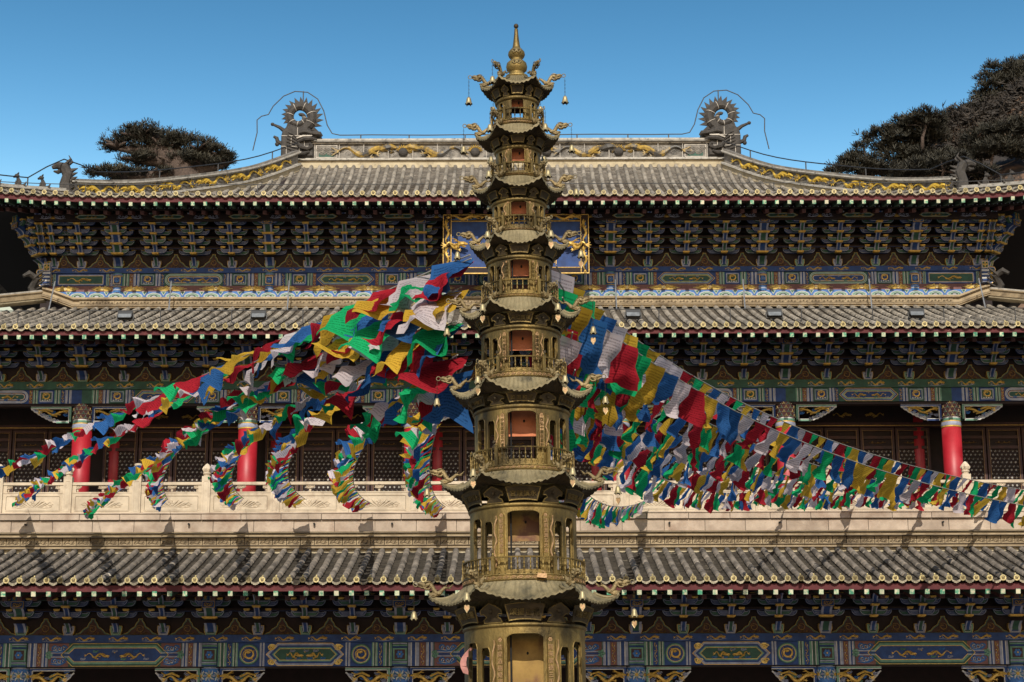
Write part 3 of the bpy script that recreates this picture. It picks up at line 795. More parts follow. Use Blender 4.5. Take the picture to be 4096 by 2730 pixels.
# ------------------------------------------------------------------ bracket sets
SH, SF = .25, .25                                     # rise and forward step of one tier
def arm_outline(w, h):
    n = 5; r = h * .95; p = [(-w / 2 + r, 0), (w / 2 - r, 0)]
    p += [(w / 2 - r + r * sin(pi / 2 * j / n), h - h * cos(pi / 2 * j / n)) for j in range(1, n + 1)]
    p += [(w / 2 - .045, h), (w / 2 - .07, h * .78), (-w / 2 + .07, h * .78), (-w / 2 + .045, h)]
    p += [(-(w / 2 - r + r * sin(pi / 2 * j / n)), h - h * cos(pi / 2 * j / n)) for j in range(n, 0, -1)]
    return p
def arm_mesh(w, h, fill):
    b = MB(); b.plate(arm_outline(w, h), 0, .10, [(.020, 'lilac'), (.018, fill), (.012, 'lilac' if fill == 'blue' else 'green_light')], fill, side='green' if fill == 'green' else 'blue', step=.001)
    return b.mesh('bracket_arm')
def block_mesh(w):
    b = MB(); h = .055
    b.add([(-w * .36, -.01, 0), (w * .36, -.01, 0), (w * .5, -.03, h * .5), (-w * .5, -.03, h * .5), (w * .5, -.03, h), (-w * .5, -.03, h),
           (-w * .36, .12, 0), (w * .36, .12, 0), (w * .5, .13, h * .5), (-w * .5, .13, h * .5), (w * .5, .13, h), (-w * .5, .13, h)],
          [(0, 1, 2, 3), (3, 2, 4, 5), (1, 7, 8, 2), (2, 8, 10, 4), (6, 0, 3, 9), (9, 3, 5, 11), (0, 6, 7, 1), (5, 4, 10, 11)], 'gold')
    return b.mesh('gilt_block')
def nose_mesh(w, fill):
    """the forward arm seen end-on: a curved painted ribbon from one tier to the next"""
    b = MB(); n = 6
    path = [(.0 - SF * (t ** 1.7), SH * (t ** .75) * .80) for t in [i / n for i in range(n + 1)]]
    cols = [(-.5, 'lilac'), (-.28, fill), (.28, 'lilac'), (.5, None)]
    for (a, mt), (c_, _) in zip(cols, cols[1:]):
        v = []
        for y, z in path: v += [(a * w, y, z), (c_ * w, y, z)]
        b.add(v, [(2 * i, 2 * i + 1, 2 * i + 3, 2 * i + 2) for i in range(n)], mt)
    for s_ in (-1, 1):
        v = []
        for y, z in path: v += [(s_ * w / 2, y, z), (s_ * w / 2, y + .16, z + .02)]
        b.add(v, [(2 * i, 2 * i + 1, 2 * i + 3, 2 * i + 2) for i in range(n)], 'blue')
    return b.mesh('bracket_nose')
ARM = {(c_, k): arm_mesh(w, .15, c_) for c_ in ('blue', 'green') for k, w in (('s', .70), ('l', 1.02))}
NOSE = {(c_, k): nose_mesh(w, c_) for c_ in ('blue', 'green') for k, w in (('n', .135), ('w', .27))}
BLK = {'s': block_mesh(.155), 'c': block_mesh(.21), 'w': block_mesh(.38)}
def bearing(fill, wide):
    b = MB(); w = .30 if not wide else .34
    b.plate([(-w * .36, -.02), (w * .36, -.02), (w * .5, .12), (w * .5, .235), (-w * .5, .235), (-w * .5, .12)], -.02, .3, [(.010, 'gold'), (.04, 'lilac' if fill == 'blue' else 'green_light'), (.007, 'white_paint')], fill, step=.003)
    return b.mesh('bracket_set')
BEAR = {(c_, k): bearing(c_, k) for c_ in ('blue', 'green') for k in (False, True)}
hb = MB()                                             # carved head on the brackets over columns
hb.box((0, .1, .17), (.32, .3, .34), 'blue')
hb.plate([(-.16, 0), (.16, 0), (.16, .17), (-.16, .17)], -.06, .05, [(.012, 'gold'), (.012, 'blue_light')], 'blue'); hb.merge(cloud(.24, .12, 'gold', .008, 3), (0, -.066, .085))
for s_ in (-1, 1): hb.plate([(s_ * .075 - .045, .19), (s_ * .075 + .045, .19), (s_ * .075 + .045, .40), (s_ * .075 - .045, .40)], -.07, .05, [(.012, 'green_light')], 'purple'); hb.merge(vine(.16, .06, 'gold', .009), (s_ * .075, -.076, .295))
HEADB = hb.mesh('bracket_head')
pn = MB()                                             # painted board between two sets
o = [(-.47, 0), (.47, 0), (.40, .045), (.32, .07), (.25, .15), (.14, .22), (.11, .30), (.06, .36), (.05, .42), (-.05, .42), (-.06, .36), (-.11, .30), (-.14, .22), (-.25, .15), (-.32, .07), (-.40, .045)]
pn.plate(o, 0, .04, [(.007, 'gold'), (.014, 'green'), (.008, 'green_light')], 'maroon', step=.002)
q = coil_dragon(.26, .009, 'gold_dim', 2); pn.merge(q, (0, -.012, .16)); pn.merge(cloud(.44, .07, 'gold_dim', .006, 4), (0, -.008, .055))
PANEL = pn.mesh('bracket_panel')
def bracket_set(x, y, z, tiers, flipc, wide, parent, rz=0.0, group=None):
    c = [('blue', 'green'), ('green', 'blue')][flipc]
    root = obj('bracket_set', BEAR[(c[0], wide)], parent, (x, y, z), (0, 0, rz))
    def ch(name, me, l, sc=None):
        o_ = bpy.data.objects.new(name, me); C.objects.link(o_); o_.parent = root; o_.location = l
        if sc: o_.scale = sc
    zb = .22
    for k in range(tiers):
        yy = -SF * k; zz = zb + SH * k - .03
        ch('bracket_nose', NOSE[(c[(k + 1) % 2], 'w' if wide and k < tiers else 'n')], (0, yy - .02, zz - (.12 if k == 0 else .0)))
        y2 = -SF * (k + 1); z2 = zb + SH * (k + 1) - .06
        if not (wide and k == tiers - 1): ch('gilt_block', BLK['w' if wide else 'c'], (0, y2 - .02, z2 - .035))
        ch('bracket_arm', ARM[(c[k % 2], 's')], (0, y2 + .03, z2 + .02))
        ch('bracket_arm', ARM[(c[(k + 1) % 2], 'l')], (0, y2 + SF + .03, z2 + .035))
        for s_ in (-1, 1):
            ch('gilt_block', BLK['s'], (s_ * .27, y2 + .02, z2 + .168)); ch('gilt_block', BLK['s'], (s_ * .44, y2 + SF + .02, z2 + .183))
    if wide: ch('bracket_head', HEADB, (0, -SF * tiers, zb + SH * tiers - .10))
    else: ch('bracket_nose', NOSE[(c[1], 'n')], (0, -SF * tiers + .02, zb + SH * tiers))
    return root
for lev, (y, z, tiers, ci) in enumerate(((Y1, 4.93, 2, (0, 8)), (Y2, 12.69, 3, (0, 8)), (Y3, 17.30, 4, (0, 8)))):
    cols = COLS if lev < 2 else TOPC
    cnt = 0
    for i in range(len(cols) - 1):
        span_ = cols[i + 1] - cols[i]; n = max(1, round(span_ / 1.185))
        for j in range(n + (i == len(cols) - 2)):
            x = cols[i] + span_ * j / n
            if abs(x) > (14.2, 16.0, 15.0)[lev]: continue
            if lev == 2 and abs(x) < 1.9: continue       # hidden by the great plaque
            even = round((x + 40) / 1.185) % 2
            bracket_set(X0 + x, y, z, tiers, even, j == 0 and abs(x) < 14.6, hall)
            cnt += 1
        if True:
            for j in range(n):
                x = cols[i] + span_ * (j + .5) / n
                if abs(x) < (14.2, 16.0, 14.8)[lev] and not (lev == 2 and abs(x) < 1.9): obj('bracket_panel', PANEL, hall, (X0 + x, y + .06, z + .005), sc=(1, 1, (1.0, 1.05, 1.1)[lev]))
    # dark timber ties that run behind the arms
    for k in range(1, tiers + 1):
        b = MB(); hx = (17.5, 17.5, 14.9)[lev]
        b.span(X0 - hx, X0 + hx, y - SF * k + .06, y - SF * k + .14, z + .22 + SH * k + .10, z + .22 + SH * k + .17, 'dark_wood')
        b.span(X0 - hx, X0 + hx, y - SF * k + .055, y - SF * k + .06, z + .22 + SH * k + .10, z + .22 + SH * k + .110, ('green', 'blue')[k % 2])
        obj('bracket_tie', b, hall)
    b = MB(); hx = (17.5, 17.5, 14.9)[lev]
    b.span(X0 - hx, X0 + hx, y + .12, y + .2, z - .02, z + SH * tiers + .9, 'dark_wood')
    obj('bracket_wall', b, hall)
    # painted eave purlin above the brackets
    py, pz = [(48.75, 5.93), (53.95, 13.82), (57.78, 18.60)][lev]
    b = MB(); b.span(X0 - hx, X0 + hx, py, py + .2, pz - .09, pz + .12, 'dark_wood')
    pu = obj('eave_purlin', b, hall)
    k = 0; x = -hx + .6
    while x < hx - .6:
        m = MB()
        if k % 2:
            m.plate([(-.5, 0), (-.36, -.075), (.36, -.075), (.5, 0), (.36, .075), (-.36, .075)], -.012, .012, [(.010, 'gold'), (.014, 'green_light'), (.010, 'white_paint')], 'green'); m.merge(cloud(.4, .08, 'gold', .006, k), (0, -.014, 0))
        else:
            m.merge(cloud(.36, .13, 'lilac', .011, k), (-.22, -.01, 0)); m.merge(cloud(.36, .13, 'lilac', .011, k), (.22, -.01, 0), flip=True)
            for a in range(7): m.tube([(0, -.01, -.05), (.085 * cos(pi * a / 6), -.012, -.05 + .085 * sin(pi * a / 6))], [.012, .006], 4, 'gold')
        obj('purlin_painting', m, pu, (X0 + x, py, pz + .01)); x += 1.185; k += 1
# corner brackets of the top storey
for s_ in (-1, 1):
    bracket_set(X0 + s_ * 14.85, Y3 + .02, 17.28, 4, 0, True, hall, rz=s_ * R(45))
    bracket_set(X0 + s_ * 14.80, Y3 + .0, 17.30, 4, 1, False, hall); bracket_set(X0 + s_ * 14.45, Y3 + .0, 17.30, 4, 0, False, hall)
    # beam ends standing out past the corner
    b = MB()
    b.box((0, .15, 0), (.20, .3, .62), 'lilac')
    b.plate([(-.11, .12), (.11, .12), (.11, .36), (-.11, .36)], -.04, .06, [(.02, 'lilac'), (.012, 'gold')], 'green'); b.merge(lobes(.08, .1, 'gold', .03, 4), (0, -.042, .24))
    for zz in (.05, -.07, -.19): b.box((0, -.01, zz), (.23, .06, .055), 'white_paint'); b.box((0, -.005, zz - .058), (.20, .05, .05), 'blue')
    ear = obj('beam_end', b, hall, (X0 + s_ * 14.62, Y3 - .25, 17.02))
    b = MB()
    o = [(0, -.30), (.12, -.28), (.20, -.20), (.17, -.12), (.24, -.04), (.19, .06), (.25, .14), (.22, .24), (0, .26)]
    b.plate([(s_ * p_[0], p_[1]) for p_ in o], 0, .1, [(.014, 'gold'), (.02, 'lilac'), (.02, 'blue')], 'green'); b.merge(vine(.4, .12, 'gold', .02), (s_ * .11, -.005, -.02))
    obj('ear_board', b, ear, (X0 + s_ * (14.62 + .11), Y3 - .15, 16.98))

# ------------------------------------------------------------------ columns
def column(x, y, z0, z1, r, head, lab=None):
    b = MB(); b.lathe([(r, z0), (r, z1)], 28, 'red_lacquer')
    o = obj('column', b, hall, (x, y, 0), smooth=True)
    return o
def band(parent, x, y, z0, z1, r, mt, bulge=0.0):
    b = MB(); b.lathe([(r, z0), (r + bulge, (z0 + z1) / 2), (r, z1)], 28, mt, cap=False); obj('painted_ring', b, parent, (x, y, 0), smooth=True)
def y_motif(mt):
    b = MB()
    for a in (90, 210, 330):
        b.tube([(0, 0, 0), (.06 * cos(R(a)), 0, .055 * sin(R(a)))], [.017, .015], 4, 'white_paint'); b.tube([(0, -.006, 0), (.052 * cos(R(a)), -.006, .048 * sin(R(a)))], [.012, .011], 4, mt)
    return b
YM = [y_motif('gold_bright'), y_motif('green_light')]
YM = [q.mesh('knot_motif') for q in YM]
for x in COLS:
    cx = X0 + x; cy = 55.10
    o = column(cx, cy, 8.3, 11.34, .275, True)
    r = .285
    band(o, cx, cy, 11.33, 11.37, r, 'gold'); band(o, cx, cy, 11.37, 11.48, r, 'lilac', .012); band(o, cx, cy, 11.48, 11.51, r, 'gold'); band(o, cx, cy, 11.51, 11.58, r, 'green_light', .012); band(o, cx, cy, 11.58, 11.61, r, 'white_paint')
    band(o, cx, cy, 11.61, 12.10, r, 'purple'); band(o, cx, cy, 12.10, 12.13, r, 'gold'); band(o, cx, cy, 12.13, 12.22, r, 'lilac', .012)
    band(o, cx, cy, 12.22, 12.25, r, 'white_paint'); band(o, cx, cy, 12.25, 12.36, r, 'blue_light', .012); band(o, cx, cy, 12.36, 12.46, r, 'green_light', .012); band(o, cx, cy, 12.46, 12.50, r, 'gold')
    for row in range(4):
        for k in range(-3, 4):
            a = R(-90 + k * 27 + (13.5 if row % 2 else 0))
            if abs(k) == 3 and row % 2: continue
            obj('knot_motif', YM[(k + row) % 2], o, (cx + (r + .004) * cos(a), cy + (r + .004) * sin(a), 11.67 + row * .118), (0, 0, a + pi / 2), sc=1.0)
    # slender dark columns by the doors
    b = MB(); b.lathe([(.2, 8.3), (.2, 12.9)], 16, 'red_lacquer'); obj('inner_column', b, hall, (cx + (.62 if x < 0 else -.62), 56.75, 0), smooth=True)
    # lower storey
    cy = 49.66; r = .235
    b = MB(); b.lathe([(.23, GROUND), (.23, 3.2)], 24, 'red_lacquer'); o = obj('column', b, hall, (cx, cy, 0), smooth=True)
    band(o, cx, cy, 3.2, 4.12, r + .01, 'blue_light'); band(o, cx, cy, 4.10, 4.14, r + .02, 'lilac', .01)
    fm = MB()
    for k in range(8):
        a = 2 * pi * k / 8; fm.tube([(.03 * cos(a), 0, .03 * sin(a)), (.10 * cos(a), -.012, .10 * sin(a)), (.15 * cos(a + .2), 0, .15 * sin(a + .2))], [.016, .022, .008], 4, ('lilac', 'white_paint')[k % 2])
    fm.blob((0, -.01, 0), (.05, .03, .05), 'gold', 8, 4); fm.merge(lobes(.15, .15, 'green_light', .035, 8), (0, .004, 0))
    for zz in (3.92, 3.52):
        for a in (-90, -38, -142): obj('flower_motif', fm.mesh('flower_motif'), o, (cx + (r + .015) * cos(R(a)), cy + (r + .015) * sin(R(a)), zz), (0, 0, R(a + 90)))
    b = MB()
    b.box((0, 0, 4.44), (.36, .3, .60), 'green'); b.span(-.17, .17, -.17, -.15, 4.28, 4.58, 'green_light'); b.span(-.13, .13, -.18, -.17, 4.31, 4.55, 'maroon'); b.merge(lobes(.12, .12, 'blue_light', .04, 6), (0, -.19, 4.43)); b.blob((0, -.21, 4.43), (.025, .02, .025), 'gold', 6, 3)
    for zz, mt in ((4.70, 'lilac'), (4.65, 'green_light'), (4.61, 'blue'), (4.24, 'lilac'), (4.20, 'green_light'), (4.17, 'blue')): b.tube([(-.18, -.15, zz), (0, -.185, zz), (.18, -.15, zz)], .02, 5, mt)
    obj('beam_joint', b, hall, (cx, Y1 + .08, 0))
    # top storey posts
    if abs(x) < 13:
        b = MB(); b.lathe([(.15, 16.50), (.165, 16.62), (.15, 16.70), (.155, 16.74), (.155, 17.05), (.165, 17.09), (.15, 17.13)], 16, 'blue_light')
        for zz, mt in ((16.58, 'white_paint'), (16.63, 'lilac'), (16.70, 'gold'), (17.03, 'gold'), (17.07, 'lilac'), (17.11, 'green_light')): b.lathe([(.160, zz - .014), (.170, zz), (.160, zz + .014)], 16, mt, cap=False)
        b.plate(rounded(-.115, .115, 16.75, 17.0, .02, 1), -.19, .05, [(.014, 'gold'), (.016, 'lilac')], 'maroon'); b.merge(lobes(.10, .10, 'blue_light', .032, 8), (0, -.19, 16.875)); b.blob((0, -.20, 16.875), (.02, .02, .02), 'gold', 6, 3)
        obj('post', b, hall, (cx, Y3 + .06, 0), smooth=False)

# ------------------------------------------------------------------ carved spandrels under the beams
def spandrel(w, h, blue, seed):
    b = MB(); fr = 'blue' if blue else 'green_light'
    b.span(0, .055, -.03, .05, -h, 0, fr); b.span(.055, w, -.03, .05, -.05, 0, fr); b.span(0, w, -.036, -.03, -.012, 0, 'white_paint')
    b.span(.055, .075, -.036, .03, -h, -.05, 'white_paint'); b.span(.055, w, -.036, .03, -.068, -.05, 'white_paint'); b.span(0, w * .36, -.03, .05, -h, -h + .045, fr); b.span(.06, w * .36, -.036, .03, -h + .045, -h + .06, 'white_paint')
    def low(t): return -h + h * .86 * max(0, (t - .30) / .70) ** 1.5
    pts = []
    for i in range(15):
        t = .33 + .66 * i / 14; pts.append((w * t, -.01, low(t) + .02 * (1 if i % 2 else 0)))
    b.tube(pts, .022, 5, 'white_paint')
    for i in range(7):
        t = .38 + .6 * i / 7; b.merge(cloud(.16, .10, 'white_paint' if i % 2 else 'lilac', .011, i), (w * t - .02, -.02, low(t) + .055))
    q = random.Random(seed)
    for i in range(9):
        t = .12 + .7 * q.random(); zz = lerp(-.08, low(t) + .06, q.random()); b.merge(cloud(.13, .09, ('blue_light', 'green_light', 'lilac')[i % 3], .008, i), (w * t, .01, zz))
    d = dragon(w * .72, h * .13, 1.3, .026 * h / .5, 'gold', seed, n=6); b.merge(d, (w * .40, -.03, -h * .40), flip=True)
    b.tube([(w * .45, -.02, -h * .3), (w * .62, -.04, -h * .18), (w * .76, -.03, -h * .24), (w * .86, -.02, -h * .16)], [.028, .03, .022, .008], 6, 'gold')
    b.blob((w * .79, -.03, -h * .28), (.025, .02, .025), 'gold_bright', 6, 4)
    return b
SPU = [spandrel(1.16, .48, bl, 5 + bl) for bl in (True, False)]
SPL = [spandrel(1.12, .72, bl, 9 + bl) for bl in (True, False)]
SPM = {}
for nm, lst in (('u', SPU), ('l', SPL)):
    for k, q in enumerate(lst):
        for fl_ in (False, True):
            m = MB(); m.merge(q, flip=fl_); SPM[(nm, k, fl_)] = m.mesh('carved_spandrel')
for x in COLS[1:7]:
    k = 0 if abs(x) < 8 else 1
    for s_ in (-1, 1):
        if abs(x) > 15: continue
        blue = (0 if (s_ > 0) == (x < 0) else 1)
        obj('carved_spandrel', SPM[('u', blue, s_ < 0)], hall, (X0 + x + s_ * .30, Y2 + .12, 11.99)); obj('carved_spandrel', SPM[('l', blue, s_ < 0)], hall, (X0 + x + s_ * .25, Y1 + .12, 4.12))
b = MB(); b.span(X0 - 17.4, X0 + 17.4, Y2 + .05, Y2 + .3, 11.99, 12.058, 'dark_wood'); obj('beam', b, hall)
b = MB(); b.span(X0 - 17.4, X0 + 17.4, Y1 + .05, Y1 + .3, 4.12, 4.148, 'dark_wood'); obj('beam', b, hall)

# ------------------------------------------------------------------ lattice doors
DW = 56.6
leaf = MB(); w, h = 1.0, 3.3
leaf.box((0, .05, h / 2), (w, .05, h), 'dark_wood')
for a in (-w / 2 + .05, w / 2 - .05): leaf.box((a, 0, h / 2), (.09, .08, h), 'maroon'); leaf.box((a + (.03 if a < 0 else -.03), -.042, h / 2), (.010, .01, h - .1), 'gold_dim')
for zz in (.04, 2.72, 3.02, 3.26): leaf.box((0, 0, zz), (w, .08, .09), 'maroon')
leaf.box((0, -.042, 3.22), (w - .1, .01, .010), 'gold_dim'); leaf.merge(cloud(.5, .06, 'gold_dim', .008, 1), (0, .01, 2.88)); 
dots = MB(); stars = MB(); lat = MB()
pz = .118
for r_ in range(23):
    zz = .12 + r_ * pz * .96
    for c_ in range(7):
        xx = -.385 + c_ * .128 + (.064 if r_ % 2 else 0)
        if xx > .40: continue
        a0 = rnd.random() * 3
        dots.add([(xx + .030 * cos(a0 + 2 * pi * j / 7) * (1.2 if j % 2 else .9), .018, zz + .034 * sin(a0 + 2 * pi * j / 7)) for j in range(7)], [tuple(range(7))], 'lattice_paper')
        stars.box((xx + .064, -.004, zz), (.012, .01, .012), 'gold_dim')
for r_ in range(-8, 32):
    for s_ in (-1, 1):
        x0_, z0_ = -.42, .1 + r_ * .115
        pa = []
        for t in (0, 1):
            pa.append((x0_ + .84 * t, 0, z0_ + s_ * .84 * 1.73 * t * .5))
        za, zb_ = pa[0][2], pa[1][2]
        # clip to the panel
        t0, t1 = 0.0, 1.0
        lo, hi = .09, 2.68
        dz = zb_ - za
        ta, tb = (lo - za) / dz, (hi - za) / dz
        t0, t1 = max(t0, min(ta, tb)), min(t1, max(ta, tb))
        if t1 > t0: lat.tube([(lerp(-.42, .42, t0), .004, lerp(za, zb_, t0)), (lerp(-.42, .42, t1), .004, lerp(za, zb_, t1))], .008, 3, 'dark_wood', cap=False)
LEAF, DOTS, STARS, LAT = leaf.mesh('door'), dots.mesh('lattice_pane'), stars.mesh('lattice_stud'), lat.mesh('lattice')
for i in range(len(COLS) - 1):
    xa, xb = X0 + COLS[i] + .3, X0 + COLS[i + 1] - .3
    if COLS[i] < -17.3: continue
    n = 4 if i != 3 else 5
    for j in range(n):
        x = lerp(xa, xb, (j + .5) / n); sx = (xb - xa) / n / 1.03
        d = obj('door', LEAF, hall, (x, DW, 8.34), sc=(sx, 1, 1))
        for nm, me in (('lattice_pane', DOTS), ('lattice_stud', STARS), ('lattice', LAT)):
            o_ = bpy.data.objects.new(nm, me); C.objects.link(o_); o_.parent = d
b = MB(); b.span(X0 - 18, X0 + 18, DW - .08, DW + .1, 11.66, 11.80, 'maroon'); b.span(X0 - 18, X0 + 18, DW - .09, DW - .08, 11.70, 11.715, 'gold'); obj('door_lintel', b, hall)
tr = MB()
tr.span(X0 - 18, X0 + 18, DW + .02, DW + .1, 11.80, 13, 'dark_wood')
obj('door_transom', tr, hall)
tm = MB(); tm.merge(dragon(.5, .05, 1.6, .02, 'gold', 4)); tm.merge(dragon(.5, .05, 1.6, .02, 'gold', 5), (.9, 0, 0), flip=True); TM = tm.mesh('transom_dragon')
for i in range(1, 6): obj('transom_dragon', TM, hall, (X0 + (COLS[i] + COLS[i + 1]) / 2 - .45, DW, 12.05))
b = MB()
for x in COLS: b.span(X0 + x - .1, X0 + x + .1, 54.9, 56.8, 12.2, 12.45, 'green')
obj('tie_beam', b, hall)

# ------------------------------------------------------------------ terrace: stone wall, frieze, balustrade
TW = 51.27
b = MB(); b.span(X0 - 18, X0 + 18, TW + .06, 57, 5.5, 8.30, 'groove'); terr = obj('terrace_wall', b, hall)
def block_row(x0, x1, z0, z1, y, ln, mt, name, off=0.0, gap=.014):
    x = x0 + off * ln
    while x < x1:
        l = ln * rnd.uniform(.96, 1.04); e = min(x + l, x1)
        m = MB(); j = rnd.uniform(-.006, .006)
        m.span(gap / 2, e - x - gap / 2, 0, .3, 0, z1 - z0 - gap, mt)
        obj(name, m, terr, (x, y + j, z0 + gap / 2)); x = e
block_row(X0 - 14.4, X0 + 14.4, 8.126, 8.285, TW - .07, 1.07, 'stone', 'stone_block', -.3)
block_row(X0 - 14.4, X0 + 14.4, 7.81, 8.122, TW, 1.07, 'stone', 'stone_block', 0)
b = MB()
for z0, z1, yo, mt in ((7.765, 7.806, -.03, 'frieze'), (7.715, 7.765, -.07, 'plaster'), (7.665, 7.712, -.10, 'frieze'), (7.40, 7.432, -.11, 'frieze'), (7.355, 7.40, -.14, 'frieze'), (7.15, 7.35, -.06, 'plaster')):
    b.span(X0 - 14.6, X0 + 14.6, TW + yo, TW + .2, z0, z1, mt)
for z0 in (7.7625, 7.6585, 7.4345, 7.352): b.span(X0 - 14.6, X0 + 14.6, TW - .155, TW + .2, z0 - .008, z0 + .008, 'groove')
obj('cornice', b, hall)
def frieze_tile(w, h, seed):
    q = random.Random(seed); b = MB(); b.span(-w / 2 + .008, w / 2 - .008, 0, .12, .006, h - .006, 'frieze')
    for i in range(3):
        cx = -w * .28 + w * .28 * i; cz = h * (.42 + .16 * (i % 2)); k = 5
        for a in range(k): b.blob((cx + h * .17 * cos(2 * pi * a / k), -.002, cz + h * .16 * sin(2 * pi * a / k)), (h * .09, .022, h * .085), 'frieze_dark' if a % 2 else 'frieze', 5, 3)
        b.blob((cx, -.004, cz), (h * .07, .026, h * .07), 'frieze_dark', 5, 3)
    b.tube([(-w * .42, -.002, h * .25), (-w * .1, -.006, h * .36), (w * .2, -.004, h * .22), (w * .42, -.002, h * .45)], h * .04, 4, 'frieze_dark')
    return b.mesh('frieze_tile')
FT = [frieze_tile(.365, .215, s_) for s_ in range(3)]
for i in range(-37, 38): obj('frieze_tile', FT[i % 3], terr, (X0 + i * .368, TW - .045, 7.44))
# balustrade
rail = MB(); rail.span(X0 - 14.4, X0 + 14.4, TW - .09, TW + .30, 8.285, 8.315, 'stone'); bal = obj('balustrade', rail, hall, label='carved cream stone balustrade with lotus-bud posts above the lowest roof')
def relief_leaves(mb, x0, x1, z0, z1, y, seed):
    q = random.Random(seed); w = x1 - x0; h = z1 - z0; cx = (x0 + x1) / 2; cz = (z0 + z1) / 2
    for s_ in (-1, 1):
        for i in range(4):
            a = s_ * R(20 + 22 * i + q.uniform(-8, 8)); ln = w * (.16 + .06 * q.random())
            p0 = (cx + s_ * w * .05 * i, y, cz - h * .28); p1 = (cx + s_ * (w * (.1 + .075 * i)), y - .012, cz + h * (.05 + .1 * q.random())); p2 = (cx + s_ * (w * (.14 + .085 * i)), y, cz + h * (.28 - .12 * i))
            mb.tube([p0, p1, p2], [.010, .026, .008], 5, 'carved_stone')
        mb.blob((cx + s_ * w * .33, y, cz - h * .05), (w * .06, .02, h * .13), 'carved_stone', 8, 4); mb.merge(cloud(w * .26, h * .25, 'carved_stone', .012, seed), (cx + s_ * w * .25, y, cz - h * .22))
    mb.merge(lobes(h * .35, h * .3, 'carved_stone', h * .11, 5), (cx, y, cz + h * .05))
def panel_mesh(w, seed):
    b = MB(); h = .835; s_ = 'carved_stone'
    b.span(-w / 2, w / 2, -.07, .07, .76, h, s_)                                # hand rail
    b.span(-w / 2, w / 2, -.055, .055, 0, .03, s_)
    b.plate([(-w / 2, .03), (w / 2, .03), (w / 2, .545), (-w / 2, .545)], -.055, .11, [(.075, s_)], s_, step=.0)
    b.plate(rounded(-w / 2 + .07, w / 2 - .07, .06, .48, .03, 1), -.068, .02, [(.020, s_), (.010, 'frieze_dark'), (.012, s_)], s_, step=.006)
    b.span(-w / 2, w / 2, -.065, .065, .545, .575, s_)
    b.span(-w / 2, -w / 2 + .10, -.05, .05, .575, .76, s_); b.span(w / 2 - .10, w / 2, -.05, .05, .575, .76, s_)
    for x in (-w / 2 + .13, 0, w / 2 - .13):
        k = 1.0 if x == 0 else .75
        b.merge(cloud(.25 * k, .10, s_, .020, 2), (x, -.03, .712)); b.blob((x, 0, .715), (.085 * k, .04, .04), s_, 8, 4); b.blob((x, 0, .62), (.035 * k, .03, .05), s_, 8, 4)
    relief_leaves(b, -w / 2 + .1, w / 2 - .1, .09, .45, -.056, seed)
    return b.mesh('balustrade_panel')
BP = [panel_mesh(1.60, s_) for s_ in range(4)]
def post_mesh(kind):
    b = MB(); s_ = 'carved_stone'; w = .225
    b.box((0, 0, .495), (w, .22, .99), s_)
    b.plate([(-.075, .06), (.075, .06), (.075, .80), (.055, .86), (-.055, .86), (-.075, .80)], -.118, .01, [(.012, s_), (.010, 'stone')], s_, step=.006)
    if kind == 0:
        b.lathe([(.085, .99), (.095, 1.01), (.075, 1.03), (.105, 1.06), (.11, 1.09), (.075, 1.11), (.10, 1.15), (.108, 1.20), (.085, 1.27), (.045, 1.32), (.01, 1.345)], 14, s_)
        for k in range(7):
            a = 2 * pi * k / 7; b.tube([(.08 * cos(a), .08 * sin(a), 1.12), (.116 * cos(a), .116 * sin(a), 1.19), (.085 * cos(a), .085 * sin(a), 1.27)], [.02, .028, .008], 5, s_)
    else:
        b.lathe([(.075, .99), (.10, 1.02), (.085, 1.05), (.095, 1.08), (.095, 1.28), (.105, 1.30), (.105, 1.335), (.06, 1.35)], 14, s_)
        for k in range(5):
            a = R(-90 + 50 * (k - 2)); b.tube([(.09 * cos(a), .09 * sin(a), 1.07), (.115 * cos(a + .3), .115 * sin(a + .3), 1.15), (.10 * cos(a - .2), .10 * sin(a - .2), 1.22), (.11 * cos(a + .2), .11 * sin(a + .2), 1.28)], [.02, .028, .022, .012], 5, s_)
    return b.mesh('balustrade_post')
PM = [post_mesh(0), post_mesh(1)]
for k in range(-8, 8):
    x = .915 + 1.83 * k
    obj('balustrade_post', PM[1 if k in (-6, -3, -9, 2, 5, -1) else 0], bal, (X0 + x, TW + .05, 8.305), (0, 0, rnd.uniform(-.02, .02)))
    if k < 7: obj('balustrade_panel', BP[k % 4], bal, (X0 + x + .915, TW + .07, 8.312))

# ------------------------------------------------------------------ carved band on top of the middle roof, hips
MBY = 58.15
def moulded(name, path, rows, parent, depth=.3):
    """mouldings that follow a path of (x, y, z) points; rows are (z0, z1, out, material)"""
    b = MB()
    for (z0, z1, o_, mt) in rows:
        v = []
        for (x, y, z) in path: v += [(x, y - o_, z + z0), (x, y - o_, z + z1), (x, y + depth, z + z0), (x, y + depth, z + z1)]
        n = len(path)
        b.add(v, [(4*i, 4*i+4, 4*i+5, 4*i+1) for i in range(n-1)] + [(4*i+1, 4*i+5, 4*i+7, 4*i+3) for i in range(n-1)] + [(4*i+2, 4*i+6, 4*i+4, 4*i) for i in range(n-1)], mt)
    return obj(name, b, parent)
rows = [(0, .05, .06, 'frieze'), (.05, .075, .10, 'frieze'), (.08, .105, .085, 'frieze'), (.105, .235, .03, 'frieze'), (.24, .265, .07, 'frieze'), (.27, .30, .10, 'frieze'), (.30, .345, .05, 'frieze'), (.073, .082, .105, 'groove'), (.263, .272, .105, 'groove'), (.100, .108, .09, 'groove')]
path = [(X0 - 14.55, MBY - .1, 16.10), (X0 - 14.3, MBY, 16.05), (X0 - 13.6, MBY, 15.78), (X0 + 13.6, MBY, 15.78), (X0 + 14.3, MBY, 16.05), (X0 + 14.55, MBY - .1, 16.10)]
mb_ = moulded('carved_band', path, rows, hall)
